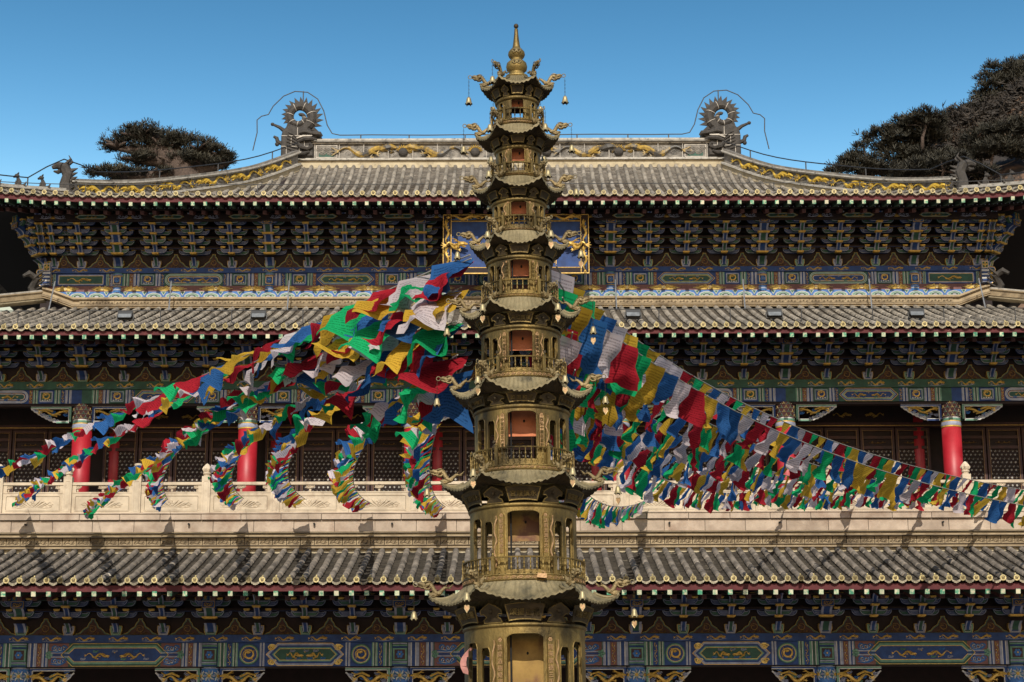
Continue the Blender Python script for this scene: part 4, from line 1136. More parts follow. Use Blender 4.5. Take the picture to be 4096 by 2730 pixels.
FT2 = [frieze_tile(.365, .125, 30 + s_) for s_ in range(3)]
for i in range(-36, 37): obj('frieze_tile', FT2[i % 3], mb_, (X0 + i * .368, MBY - .055, 15.888))
for s_ in (-1, 1):
    path = [(X0 + s_ * (14.5 + 4.9 * t), MBY - 5.6 * t, 16.05 - 2.2 * t + .5 * max(0, t - .6)) for t in [i / 8 for i in range(9)]]
    if s_ > 0: pass
    rows2 = [(0, .05, .06, 'plaster'), (.05, .075, .10, 'frieze'), (.075, .235, .04, 'frieze'), (.235, .27, .09, 'frieze'), (.27, .33, .05, 'ridge_edge')]
    hp_ = moulded('hip_ridge', path, rows2, hall)
    b = MB(); b.tube([(0, 0, -.1), (s_ * .1, -.1, .25), (-s_ * .05, -.25, .5), (s_ * .15, -.4, .62), (s_ * .3, -.5, .5)], [.13, .15, .12, .10, .05], 7, 'finial_tile')
    for k in range(4): b.tube([(0, -.1 - .08 * k, .2 + .1 * k), (-s_ * .3, -.1 - .1 * k, .35 + .12 * k)], [.06, .02], 5, 'finial_tile')
    obj('ridge_beast', b, hp_, (X0 + s_ * 14.75, MBY - .1, 16.15))

# ------------------------------------------------------------------ main ridge, hip ridges and roof beasts of the top roof
RY, RX, RXC = 72.75, 8.0, -.02
b = MB()
def rr(z0, z1, y0, mt): b.span(RXC - RX - .9, RXC + RX + .9, RY - y0, RY + .5, z0, z1, mt)
rr(25.30, 25.66, .16, 'plaster'); rr(25.66, 25.70, .26, 'ridge_edge'); rr(25.71, 25.755, .22, 'ridge_edge'); rr(25.755, 26.36, .08, 'ridge_stone'); rr(26.36, 26.41, .16, 'ridge_edge'); rr(26.41, 26.47, .24, 'ridge_stone'); rr(26.48, 26.57, .18, 'ridge_edge'); rr(25.70, 25.712, .1, 'groove'); rr(26.468, 26.482, .1, 'groove')
ridge = obj('main_ridge', b, hall, label='carved main ridge with gilded dragon panels')
for k in range(-8, 9):
    m = MB(); m.span(-.01, .01, -.14, 0, 25.76, 26.36, 'mortar'); obj('joint', m, ridge, (RXC + k * .98 * .98, RY - .0, 0))
rd = dragon(2.2, .19, 1.35, .10, 'glaze_dull', 3, n=7); rd.merge(dragon(1.5, .1, 1.6, .03, 'ridge_stone', 5, legs=False), (.1, .06, -.1))
for i in range(6): rd.merge(cloud(.5, .34, 'ridge_stone', .035, i), (-1.0 + .4 * i, .04, .1 * (-1) ** i))
RDM = [rd.mesh('ridge_dragon')]; rd2 = MB(); rd2.merge(rd, flip=True); RDM.append(rd2.mesh('ridge_dragon'))
pe = MB(); pe.blob((0, -.02, -.03), (.19, .1, .17), 'finial_tile', 10, 6)
for a in range(9): pe.tube([(.17 * cos(R(20 * a + 10)), 0, .15 * sin(R(20 * a + 10))), (.30 * cos(R(20 * a + 4)), -.02, .27 * sin(R(20 * a + 4)))], [.05, .012], 4, 'glaze_dull')
PEM = pe.mesh('flaming_pearl')
for i, x in enumerate((-5.55, -2.95, 0.0, 2.95, 5.55)):
    if i in (0, 1, 3, 4): obj('ridge_dragon', RDM[0 if i < 2 and i % 2 == 0 else (1 if i in (1, 4) else 0)], ridge, (RXC + x * 1.02, RY - .10, 26.05))
for x in (-4.22, -1.4, 1.4, 4.22): obj('flaming_pearl', PEM, ridge, (RXC + x, RY - .12, 26.05))
for s_ in (-1, 1):
    m = MB(); m.plate([(-.42, -.26), (.42, -.26), (.42, .26), (-.42, .26)], 0, .05, [(.025, 'mortar')], 'ridge_stone')
    for i in range(5): m.merge(cloud(.25, .16, 'ridge_stone', .02, i), (-.28 + .14 * i, 0, .08 * (-1) ** i))
    m.span(-.30, .30, .001, .01, -.23, -.08, 'green'); obj('ridge_panel', m, ridge, (RXC + s_ * 7.22, RY - .12, 26.06))
# great ridge-end beasts
def ridge_end(s_):
    b = MB(); f = 'finial_tile'
    out = [(-.62, 0), (.66, 0), (.66, .42), (.58, .60), (.66, .74), (.88, .86), (.92, .98), (.74, 1.02), (.52, 1.06), (.40, 1.12), (.25, 1.2), (.05, 1.24), (-.25, 1.34), (-.42, 1.26), (-.58, 1.08), (-.62, .86), (-.62, .55)]
    b.plate([(p_[0], p_[1]) for p_ in out], -.32, .64, [(.05, f)], f, step=-.05)
    # scroll of the tail
    pts = []; rad = []
    cx, cz = .06, 1.72
    for i in range(34):
        t = i / 33; a = R(-58 + 520 * t); rr_ = .48 - .40 * max(0, (t - .30) / .70) ** .9
        if t < .3: rr_ = .48
        pts.append((cx + rr_ * cos(a), -.04 - .12 * t, cz + rr_ * sin(a))); rad.append(.215 * (1 - .72 * t))
    pts = [(.30, 0, 1.05)] + pts; rad = [.27] + rad
    b.tube(pts, rad, 9, f)
    for i in range(2, 27):                                # spines
        if i > 26: break
        p0 = Vector(pts[i]); d = Vector((p0.x - cx, 0, p0.z - cz)); d.normalize(); tg = Vector((-d.z, 0, d.x))
        if i > 22 and i % 2: continue
        ln = .30 * (1 - i / 45)
        b.add([p0 + d * rad[i] * .8 - tg * .10 + Vector((0, -.05, 0)), p0 + d * rad[i] * .8 + tg * .10 + Vector((0, -.05, 0)), p0 + d * (rad[i] + ln) + tg * .09, p0 + d * rad[i] * .8 - tg * .10 + Vector((0, .05, 0)), p0 + d * rad[i] * .8 + tg * .10 + Vector((0, .05, 0))], [(0, 1, 2), (3, 2, 4), (1, 4, 2), (0, 2, 3)], f)
    for i in range(3, 30, 3):                             # pale mortar joints across the scroll
        p0 = Vector(pts[i]); d = Vector((p0.x - cx, 0, p0.z - cz)); d.normalize(); r_ = rad[i]
        ring = [p0 + d * r_ * 1.02 * cos(a_) + Vector((0, -1, 0)) * r_ * 1.02 * sin(a_) for a_ in [pi * j / 8 for j in range(9)]]
        b.tube(ring, .014, 4, 'mortar', cap=False)
    for zz in (.42, .86): b.span(-.60, .60, -.385, -.372, zz - .010, zz + .010, 'mortar')
    for xx, z0, z1 in ((-.22, .42, .86), (.12, .05, .42), (.30, .42, .8), (-.4, .05, .42), (.02, .86, 1.2)): b.span(xx - .010, xx + .010, -.385, -.372, z0, z1, 'mortar')
    # face: brow, eye, snout, jaw, scrolls
    b.tube([(.10, -.40, .98), (.32, -.44, 1.02), (.58, -.42, .95), (.90, -.36, .93), (.98, -.34, .84)], [.07, .10, .09, .10, .05], 7, f); b.blob((.48, -.46, .99), (.07, .05, .06), f, 8, 5)
    b.tube([(.05, -.40, .62), (.30, -.45, .70), (.55, -.44, .72), (.80, -.38, .70)], [.05, .08, .07, .03], 6, f); b.tube([(.0, -.4, .75), (.25, -.46, .82), (.60, -.42, .84)], [.04, .05, .03], 5, 'mortar')
    b.tube([(.05, -.38, .55), (.18, -.44, .36), (.42, -.44, .30), (.60, -.40, .40), (.52, -.42, .52)], [.06, .08, .08, .07, .05], 6, f); b.tube([(-.2, -.38, .2), (.05, -.44, .12), (.3, -.44, .1), (.5, -.4, .2)], [.05, .07, .07, .04], 6, f)
    for i in range(6): b.tube([(-.35 - .02 * i, -.38, 1.0 - .13 * i), (-.15, -.41, .90 - .13 * i), (.05, -.38, .72 - .1 * i)], .018, 4, f)
    b.tube([(-.52, -.1, 1.15), (-.72, -.12, 1.30), (-.98, -.12, 1.42)], [.09, .07, .05], 7, f); b.blob((-1.0, -.12, 1.43), (.08, .08, .07), f, 7, 5)
    b.tube([(-.60, -.1, .62), (-.78, -.12, .70), (-.82, -.12, .85), (-.94, -.12, .92)], [.08, .09, .08, .05], 7, f); b.blob((-.80, -.12, .60), (.09, .09, .09), f, 7, 5)
    m = MB(); m.merge(b, flip=s_ > 0)
    return m
for s_ in (-1, 1):
    o_ = obj('ridge_end_beast', ridge_end(s_), hall, (RXC + s_ * 8.38, RY + .1, 25.80))
# hip ridges with gilded dragons
def hip_pt(s_, t):
    y = 72.8 - 16.5 * t; x = 8.0 + 10.4 * t
    return Vector((X0 * (t) + RXC * (1 - t) + s_ * x, y, roof_z(ROOFS[2], x, y)))
for s_ in (-1, 1):
    N = 30; tE = .66
    def strip(name, t0, t1, rows_, n=N):
        b = MB(); 
        dirv = Vector((s_ * 10.4, -16.5, 0)).normalized(); nv = Vector((-s_ * 16.5, -10.4, 0)).normalized()   # faces the courtyard
        for (z0, z1, o1, mt) in rows_:
            v = []
            for i in range(n + 1):
                p_ = hip_pt(s_, lerp(t0, t1, i / n)); k = 1.0
                for zz in (z0, z1):
                    a = p_ + nv * o1; v.append((a.x, a.y, p_.z + zz)); a = p_ - nv * (o1 + .04); v.append((a.x, a.y, p_.z + zz))
            f = []
            for i in range(n):
                o = 4 * i
                f += [(o, o + 4, o + 6, o + 2), (o + 2, o + 6, o + 7, o + 3), (o + 1, o + 3, o + 7, o + 5), (o, o + 1, o + 5, o + 4)]
            b.add(v, f if s_ < 0 else [tuple(reversed(q)) for q in f], mt)
        return obj(name, b, hall)
    hr = strip('hip_ridge', .035, tE, [(-.10, .14, .20, 'plaster'), (.14, .19, .28, 'ridge_edge'), (.195, .225, .24, 'ridge_edge'), (.225, .60, .09, 'ridge_stone'), (.60, .64, .18, 'ridge_edge'), (.645, .70, .24, 'ridge_edge'), (.70, .78, .16, 'ridge_stone')])
    h2 = strip('hip_ridge', tE, .985, [(-.10, .06, .20, 'plaster'), (.06, .10, .24, 'ridge_edge'), (.10, .32, .09, 'ridge_stone'), (.32, .36, .20, 'ridge_edge'), (.365, .44, .14, 'ridge_edge')], 16)
    nv = Vector((-s_ * 16.5, -10.4, 0)).normalized()
    gd = dragon(1.55, .11, 1.5, .055, 'glaze_yellow', 8, n=6)
    for i in range(4): gd.merge(cloud(.4, .24, 'ridge_stone', .03, i), (-.7 + .45 * i, .03, .05 * (-1) ** i))
    m = MB(); m.merge(gd, flip=s_ < 0); GD = m.mesh('hip_dragon')
    pm = MB(); pm.blob((0, 0, 0), (.09, .06, .09), 'glaze_dull', 8, 5)
    for a in range(8): pm.tube([(.08 * cos(a * pi / 4), 0, .08 * sin(a * pi / 4)), (.17 * cos(a * pi / 4 + .3), -.01, .17 * sin(a * pi / 4 + .3))], [.035, .01], 4, 'glaze_yellow')
    PMH = pm.mesh('flaming_pearl')
    ang = math.atan2(-16.5, s_ * 10.4)
    for k in range(6):
        t = .105 + .098 * k; p_ = hip_pt(s_, t); p2 = hip_pt(s_, t + .02)
        hl = math.hypot(p2.x - p_.x, p2.y - p_.y); slope = math.atan2(p2.z - p_.z, hl)
        q_ = p_ + nv * .14; yaw = math.atan2(nv.x, -nv.y)
        rot = Matrix.Rotation(-yaw if False else math.atan2(nv.x, -nv.y), 3, 'Z') @ Matrix.Rotation(-slope * s_ * 1.0, 3, 'Y')
        e = rot.to_euler()
        obj('hip_dragon', GD, hr, (q_.x, q_.y, p_.z + .42), e, sc=(1.05, 1, 1.05))
        t2 = t + .049; p_ = hip_pt(s_, t2); q_ = p_ + nv * .14
        if k < 5 or True: obj('flaming_pearl', PMH, hr, (q_.x, q_.y, p_.z + .42), (0, 0, yaw))
    for k in range(11):
        t = tE + .03 + .027 * k; p_ = hip_pt(s_, t); q_ = p_ + nv * .10
        m = lobes(.13, .13, 'ridge_edge', .045, 5); m.blob((0, -.02, 0), (.03, .03, .03), 'glaze_dull', 6, 3)
        obj('rosette', m, h2, (q_.x, q_.y, p_.z + .21), (0, 0, math.atan2(nv.x, -nv.y)))
    # dragon head between the two parts of the hip, and the row of small beasts
    b = MB(); f = 'finial_tile'
    b.tube([(0, 0, -.1), (s_ * .05, 0, .35), (-s_ * .02, 0, .65), (s_ * .10, 0, .92), (s_ * .34, 0, .98), (s_ * .52, 0, .90)], [.24, .20, .19, .19, .13, .06], 8, f); b.tube([(s_ * .15, 0, .85), (s_ * .33, 0, .74), (s_ * .46, 0, .78)], [.09, .07, .03], 6, f)
    for sy in (-.1, .1): b.tube([(s_ * .05, sy, 1.0), (-s_ * .12, sy * 1.4, 1.16), (-s_ * .05, sy * 1.6, 1.28)], [.06, .045, .012], 5, f)
    for k in range(5): b.tube([(-s_ * .12, 0, .2 + .15 * k), (-s_ * .34, 0, .28 + .15 * k)], [.09, .015], 5, f)
    b.tube([(-s_ * .2, -.1, -.05), (-s_ * .38, -.12, .10), (-s_ * .30, -.14, .26), (-s_ * .18, -.14, .2)], [.07, .08, .06, .02], 6, f)
    p_ = hip_pt(s_, tE); obj('ridge_beast', b, h2, (p_.x, p_.y, p_.z + .28))
    sb = MB()
    sb.tube([(0, 0, 0), (-s_ * .02, 0, .14), (s_ * .03, 0, .26)], [.10, .085, .06], 6, f); sb.blob((s_ * .06, 0, .34), (.085, .07, .075), f, 7, 5); sb.tube([(s_ * .1, 0, .33), (s_ * .18, 0, .30)], [.05, .035], 5, f)
    sb.tube([(s_ * .06, -.05, .16), (s_ * .10, -.06, 0)], [.035, .03], 5, f); sb.tube([(s_ * .06, .05, .16), (s_ * .10, .06, 0)], [.035, .03], 5, f); sb.tube([(-s_ * .08, 0, .02), (-s_ * .2, 0, .06), (-s_ * .24, 0, .16)], [.05, .04, .015], 5, f)
    for sy in (-.04, .04): sb.tube([(s_ * .04, sy, .40), (s_ * .0, sy, .46)], [.025, .008], 4, f)
    SBM = sb.mesh('ridge_beast')
    for k in range(5):
        t = tE + .055 + .055 * k; p_ = hip_pt(s_, t); obj('ridge_beast', SBM, h2, (p_.x, p_.y, p_.z + .43), (0, 0, s_ * -.15), sc=1.0)

# ------------------------------------------------------------------ the name plaque under the top eave
plq = thing('name_plaque', 'blue name plaque in a gilded dragon frame, half hidden behind the bronze tower', 'plaque', (X0, 57.35, 17.60))
b = MB(); b.plate([(-2.02, -.80), (2.02, -.80), (2.02, .72), (-2.02, .72)], 0, .12, [(.02, 'gold')], 'blue'); obj('board', b, plq, (X0, 57.35, 17.60))
fr = MB()
fr.plate([(-2.2, -.98), (2.2, -.98), (2.2, -.78), (-2.2, -.78)], -.05, .1, [(.02, 'gold')], 'dark_wood'); fr.plate([(-2.2, .68), (2.2, .68), (2.2, .9), (-2.2, .9)], -.05, .1, [(.02, 'gold')], 'dark_wood')
for s_ in (-1, 1): fr.plate([(s_ * 2.1 - .13, -.98), (s_ * 2.1 + .13, -.98), (s_ * 2.1 + .13, .9), (s_ * 2.1 - .13, .9)], -.055, .1, [(.02, 'gold')], 'dark_wood')
obj('frame', fr, plq, (X0, 57.35, 17.60))
dm = dragon(.95, .06, 1.4, .035, 'gold', 31, n=6); dm.merge(cloud(.9, .16, 'blue_light', .012, 1), (0, .02, 0))
DM = dm.mesh('frame_dragon')
for k in range(4): obj('frame_dragon', DM, plq, (X0 - 1.55 + 1.03 * k, 57.27, 17.60 + .79))
for s_ in (-1, 1):
    for k in range(2): obj('frame_dragon', DM, plq, (X0 + s_ * 2.1, 57.27, 17.60 + .35 - .85 * k), (0, R(-90), 0), sc=.82)
    hd = dragon(.5, .1, 1.0, .05, 'gold', 33 + s_, n=7); m = MB(); m.merge(hd, flip=s_ > 0); obj('frame_dragon', m, plq, (X0 + s_ * 1.88, 57.2, 17.60 - .12))
t = MB()
for i, ch in enumerate('三春二月'): t.merge(text_mb(ch, .17, 'gold'), (0, 0, -.19 * i))
obj('inscription', t, plq, (X0 + 1.18, 57.34, 17.60 - .05))
t = MB()
for i, ch in enumerate('金光'): t.merge(text_mb(ch, .17, 'gold'), (0, 0, -.19 * i))
obj('inscription', t, plq, (X0 - 1.15, 57.34, 17.60 + .02))

# ------------------------------------------------------------------ the bronze tower
PX, PY = .127, 16.0
tower = thing('bronze_pagoda', 'tall tiered bronze incense tower with upswept hexagonal roofs, dragons and hanging bells', 'pagoda', (PX, PY, GROUND))
tower.rotation_euler = (0, R(-.56), 0)
# (roof corner radius, lip z, corner rise, top-of-roof z), (drum radius, ring z), (rail radius, rail top, rail base, band base)
T = [dict(R=.773, lip=1.814, up=.060, top=1.973, dr=.489, ring=1.641, rail=None, base=.80, text=('菩提道樹覺禪林', '圓來廣德三千界'), fan='頌揚世龍'),
     dict(R=.671, lip=2.749, up=.060, top=2.875, dr=.437, ring=2.604, rail=(.493, 2.167, 2.028, 1.973), text=('般若靈泉流愛國', '法雨普潤五大洲'), fan='宮龍鎮永'),
     dict(R=.590, lip=3.520, up=.075, top=3.657, dr=.392, ring=3.422, rail=(.421, 3.068, 2.922, 2.875), text=('妙寶圓燈三大寶', '四弘十願莊嚴記'), fan='如同和風'),
     dict(R=.507, lip=4.209, up=.066, top=4.351, dr=.331, ring=4.107, rail=(.372, 3.834, 3.711, 3.657), text=('佛光普照三千', '慈雲廣被大千'), fan='夾如寶積'),
     dict(R=.421, lip=4.818, up=.055, top=4.948, dr=.271, ring=4.726, rail=(.316, 4.507, 4.386, 4.351), text=('國泰民安', '風調雨順'), fan=None),
     dict(R=.394, lip=5.328, up=.050, top=5.443, dr=.225, ring=5.247, rail=(.263, 5.082, 4.970, 4.948), text=None, fan=None),
     dict(R=.365, lip=5.808, up=.050, top=5.914, dr=.192, ring=5.731, rail=(.226, 5.568, 5.472, 5.443), text=None, fan=None),
     dict(R=.319, lip=6.274, up=.040, top=6.426, dr=.178, ring=6.182, rail=(.223, 6.057, 5.955, 5.914), text=None, fan=None)]
ORD = ['lowest', 'second', 'third', 'fourth', 'fifth', 'sixth', 'seventh', 'top']
def hexr(a, Rc):
    d = math.degrees(a) % 60 - 30
    return Rc * cos(R(30)) / cos(R(d))
def corner_k(a):
    d = math.degrees(a) % 60; d = min(d, 60 - d) / 30
    return (1 - d) ** 2.2
def on(r, a, z): return (r * cos(a), r * sin(a), z)
# one dragon, shared: its tip rests on the roof corner, nose and ring point outward along +X
dg = MB(); bz = 'bronze_dragon'
body = []; rad = []
for i in range(20):
    t = i / 19; body.append((-.115 + .17 * t, 0, .045 + .028 * sin(1.0 + 8.2 * t) + .012 * t)); rad.append(.006 + .012 * min(1, 3 * t))
dg.tube(body, rad, 7, bz)
dg.tube([(.05, 0, .055), (.075, 0, .078), (.095, 0, .082), (.118, 0, .074)], [.016, .020, .015, .007], 7, bz); dg.tube([(.078, 0, .066), (.098, 0, .058), (.112, 0, .062)], [.009, .008, .004], 5, bz)
for sy in (-.008, .008):
    dg.tube([(.068, sy, .09), (.04, sy * 1.6, .104), (.012, sy * 1.6, .100)], [.007, .005, .0015], 5, bz); dg.tube([(.06, sy, .07), (.035, sy * 2, .075), (.02, sy * 2.4, .088)], [.008, .006, .002], 5, bz)
for t, dx in ((.30, .02), (.52, .03), (.78, .045), (.9, .05)):
    i = int(19 * t); x, _, z = body[i]
    for sy in (-.012, .012):
        dg.tube([(x, 0, z), (x + dx * .4, sy, z - .028), (x + dx, sy * 1.3, z - .030), (x + dx + .012, sy * 1.3, z - .018)], [.009, .008, .006, .003], 5, bz)
for k in range(3): dg.tube([body[0], (-.14 - .006 * k, 0, .075 + .016 * k)], [.007, .002], 4, bz)
for i in range(2, 18, 2): x, _, z = body[i]; dg.tube([(x, 0, z + .008), (x - .008, 0, z + .026)], [.006, .001], 4, bz)
dg.blob((-.01, 0, .008), (.045, .020, .014), bz, 8, 4); dg.tube([(-.06, 0, .012), (-.02, 0, .018), (.03, 0, .010)], [.010, .014, .008], 6, bz)
ring_ = [(.132 + .017 * cos(a), 0, .072 + .017 * sin(a)) for a in [2 * pi * j / 14 for j in range(15)]]
dg.tube(ring_, .0042, 5, 'bronze_pale')
DRAGON = dg.mesh('roof_dragon', True)
bal_ = MB(); bal_.lathe([(.006, 0), (.007, .05), (.0045, .12), (.0045, .28), (.0095, .36), (.0095, .40), (.005, .44), (.0045, .56), (.0095, .62), (.0085, .66), (.0045, .72), (.0045, .88), (.008, .95), (.006, 1)], 7, 'bronze')
BALU = bal_.mesh('baluster', True)
lion = MB()
lion.blob((0, 0, .025), (.016, .016, .026), 'bronze_dark', 7, 5); lion.blob((0, -.008, .058), (.015, .015, .016), 'bronze_dark', 7, 5); lion.tube([(0, -.01, .05), (0, -.024, .05)], [.009, .006], 6, 'bronze_dark'); lion.box((0, 0, -.004), (.034, .034, .014), 'bronze_dark')
for sx in (-.009, .009): lion.tube([(sx, -.008, .03), (sx, -.018, 0)], [.006, .006], 5, 'bronze_dark'); lion.blob((sx * 1.2, -.004, .074), (.005, .005, .006), 'bronze_dark', 5, 3)
LION = lion.mesh('guardian_lion', True)

def shell(r0, r1, z0, z1, wins, mt, n=180):
    """a round wall with window openings; wins are (centre angle, half angle, sill, head, arch)"""
    b = MB()
    def top(a):
        for c_, hw, s0, h0, arch in wins:
            d = (a - c_ + pi) % (2 * pi) - pi
            if abs(d) < hw: 
                u = abs(d) / hw; return s0, h0 - arch * max(0, (u - .55) / .45) ** 2
        return None
    cols = []
    for i in range(n):
        a = 2 * pi * (i + .5) / n; cols.append(top(a))
    def quad(a0, a1, za, zb, inner=True):
        v = [on(r1, a0, za), on(r1, a1, za), on(r1, a1, zb), on(r1, a0, zb), on(r0, a0, za), on(r0, a1, za), on(r0, a1, zb), on(r0, a0, zb)]
        return v
    for i in range(n):
        a0, a1 = 2 * pi * i / n, 2 * pi * (i + 1) / n
        spans = [(z0, z1)] if cols[i] is None else [(z0, cols[i][0]), (cols[i][1], z1)]
        for za, zb in spans:
            if zb - za < .002: continue
            f = [(0, 1, 2, 3), (5, 4, 7, 6), (3, 2, 6, 7), (1, 0, 4, 5)]
            b.add(quad(a0, a1, za, zb), f, mt)
        for nb, aa, sgn in ((i - 1, a0, 1), ((i + 1) % n, a1, -1)):
            if (cols[i] is None) != (cols[nb] is None) and cols[i] is None:
                s0, h0 = cols[nb]; b.add([on(r1, aa, s0), on(r0, aa, s0), on(r0, aa, h0), on(r1, aa, h0)], [(0, 1, 2, 3)], mt)
    return b
def curved(parent, name, r, a, build, z, sc=1.0):
    return obj(name, build, parent, (PX + r * cos(a), PY + r * sin(a), z), (0, 0, a + pi / 2), sc=sc)
bell_mesh = MB()
bp_ = [(.004, .030), (.012, .027), (.017, .015), (.020, 0), (.0245, -.018), (.030, -.026)]
bell_mesh.lathe(bp_, 12, 'bell', cap=False); bell_mesh.lathe([(r_ - .002, z_) for r_, z_ in bp_], 12, 'bronze_dark', cap=False)
for k in range(6): a = 2 * pi * k / 6; bell_mesh.add([on(.0285, a - .3, -.025), on(.0285, a + .3, -.025), on(.031, a, -.038)], [(0, 1, 2)], 'bell')
BELL = bell_mesh.mesh('bell_body', True)
def chain_mesh(ln):
    b = MB(); k = max(3, int(ln / .016))
    for i in range(k):
        z = -ln * (i + .5) / k; h = ln / k * .72; p_ = [(.0042 * cos(a) if i % 2 else 0, 0 if i % 2 else .0042 * cos(a), z + h * sin(a) * .75) for a in [2 * pi * j / 8 for j in range(9)]]
        b.tube(p_, .0014, 4, 'bronze_dark', cap=False)
    return b.mesh('chain')
CH = {}
def bell(corner, tier, x, y, z, ln, clap):
    key = round(ln, 2)
    if key not in CH: CH[key] = chain_mesh(key)
    where = {0: 'right tip', 3: 'left tip', 4: 'front-left corner', 5: 'front-right corner', 1: 'rear-right corner', 2: 'rear-left corner'}[corner]
    th = thing('wind_bell', 'small bronze bell on a chain below the %s of the %s tower roof' % (where, ORD[tier] + (' highest' if False else '')), 'bell', (x, y, z), 'wind bells of the bronze tower')
    obj('chain', CH[key], th, (x, y, z)); obj('bell_body', BELL, th, (x, y, z - ln - .028), sc=1.12)
    if clap:
        m = MB(); m.tube([(0, 0, 0), (0, 0, -.05)], .001, 3, 'bronze_dark'); m.plate([(0, -.115), (.022, -.08), (.020, -.055), (.008, -.05), (0, -.058), (-.008, -.05), (-.020, -.055), (-.022, -.08)], 0, .003, [(.004, 'bell')], 'bronze_warm'); obj('clapper', m, th, (x, y, z - ln - .04), (0, 0, rnd.uniform(-.6, .6)))
for ti, t in enumerate(T):
    dr, ring, Rc, lip, up, top = t['dr'], t['ring'], t['R'], t['lip'], t['up'], t['top']
    rl = t['rail']; z0 = rl[3] if rl else t['base']
    r_in = (T[ti + 1]['rail'][0] if ti + 1 < len(T) else .075)
    H = ring - z0
    base_h = (rl[1] - .02) if rl else z0 + .05
    # --- drum
    wins = []
    head = ring - .10 * H; sill = lerp(z0, base_h, .55)
    for c0 in (-pi / 2, pi / 2):
        wins.append((c0, R(17.5), sill, head, .035 * H))
        for s_ in (-1, 1):
            if ti < 6:
                wins.append((c0 + s_ * R(40), R(5.6), sill, ring - .22 * H, .05 * H)); wins.append((c0 + s_ * R(58.5), R(7.6), sill, ring - .16 * H, .05 * H))
            else: wins.append((c0 + s_ * R(50), R(7), sill, ring - .18 * H, .05 * H))
    drum = obj('tier', shell(dr - .022, dr, z0, ring - .02, wins, 'bronze'), tower, (PX, PY, 0))
    b = MB(); b.lathe([(dr - .02, ring - .035), (dr + .008, ring - .03), (dr + .016, ring - .015), (dr + .008, ring), (dr - .02, ring + .004)], 64, 'bronze'); b.f = b.f[:-2]; b.m = b.m[:-2]
    obj('drum_rim', b, drum, (PX, PY, 0), smooth=True)
    for c_, hw, s0, h0, arch in wins:
        if c_ > 0.3 and c_ < pi - .3: continue
        pts = []
        for i in range(9): pts.append(on(dr + .001, c_ - hw, lerp(s0, h0 - arch, i / 8)))
        for i in range(1, 12):
            d = lerp(-hw, hw, i / 12); u = abs(d) / hw; pts.append(on(dr + .001, c_ + d, h0 - arch * max(0, (u - .55) / .45) ** 2))
        for i in range(9): pts.append(on(dr + .001, c_ + hw, lerp(h0 - arch, s0, i / 8)))
        b = MB(); b.tube(pts, .0055 * (.6 + dr), 5, 'bronze'); obj('window_frame', b, drum, (PX, PY, 0), smooth=True)
    # --- inside: hanging flue plate
    b = MB(); pw = dr * .40; zp1 = ring + .0; zp0 = ring - .62 * (ring - base_h)
    mtp = ('brass_plate', 'brass_plate')[ti] if ti < 2 else 'copper_plate'
    b.box((0, 0, (zp0 + zp1) / 2), (pw * 2, .012, zp1 - zp0), mtp); b.box((0, .02, ring + .02), (dr * 1.6, .02, .03), 'bronze_dark')
    b.lathe([(.009, 0), (.009, .004)], 10, 'black', c=(0, 0, 0)); n_ = 12
    b.v[-2 * 10:] = [(q[0] + pw * .05, -.0065 - q[2], lerp(zp0, zp1, .55) + q[1] * 1.4) for q in b.v[-2 * 10:]]
    obj('flue_plate', b, drum, (PX + .01, PY - dr * .50, 0))
    if ti < 5:
        b = MB(); b.tube([(0, 0, ring), (0, 0, z0 - .1)], .0075 * (.6 + dr * .8), 7, 'black'); obj('rod', b, drum, (PX - dr * .23, PY - dr * .74, 0))
    # --- inscription plates, dragon colonnettes, lions
    if t['text'] or ti < 7:
        for s_ in (-1, 1):
            a = -pi / 2 + s_ * R(23.5)
            b = MB(); ph = H * (.52 if ti < 4 else .40); pw_ = dr * .055 if ti < 5 else dr * .07
            zc = ring - .16 * H - ph / 2
            b.plate([(-pw_, -ph / 2), (pw_, -ph / 2), (pw_, ph / 2), (pw_ * .4, ph / 2 + pw_ * .9), (-pw_ * .4, ph / 2 + pw_ * .9), (-pw_, ph / 2)], -.010, .014, [(.004, 'bronze')], 'bronze_warm' if ti in (2, 3) else 'bronze', step=.003)
            b.merge(lobes(pw_ * .9, pw_ * .9, 'bronze_warm', pw_ * .25, 6), (0, -.008, ph / 2 + pw_ * .1))
            pl_ = curved(drum, 'inscription_plate', dr + .002, a, b, zc)
            if t['text']:
                chs = t['text'][0 if s_ < 0 else 1]; m = MB(); st = ph * .86 / len(chs)
                for i, ch in enumerate(chs): m.merge(text_mb(ch, min(st * .92, pw_ * 1.75), 'bronze_warm' if ti < 2 else 'bronze', .003), (0, 0, ph * .36 - st * i))
                o_ = bpy.data.objects.new('inscription', m.mesh('inscription')); C.objects.link(o_); o_.parent = pl_; o_.location = (0, -.010, 0)
            a2 = -pi / 2 + s_ * R(30.0); b = MB(); cl = H * .66; pts = []; rd_ = []
            b.tube([(0, 0, -cl / 2), (0, 0, cl / 2)], .011 * (.45 + dr), 7, 'bronze')
            for i in range(19): q_ = i / 18; pts.append((.011 * (.5 + dr) * sin(q_ * 15), -.012 * (.5 + dr) * abs(cos(q_ * 15)) , -cl / 2 + cl * q_)); rd_.append(.006 * (.6 + dr))
            b.tube(pts, rd_, 5, 'bronze_warm'); curved(drum, 'dragon_colonnette', dr + .010, a2, b, ring - .16 * H - cl / 2)
            curved(drum, 'guardian_lion', dr + .02, -pi / 2 + s_ * R(33), LION, (rl[1] if rl else z0 + .1) - .01, sc=.6 + dr * .9)
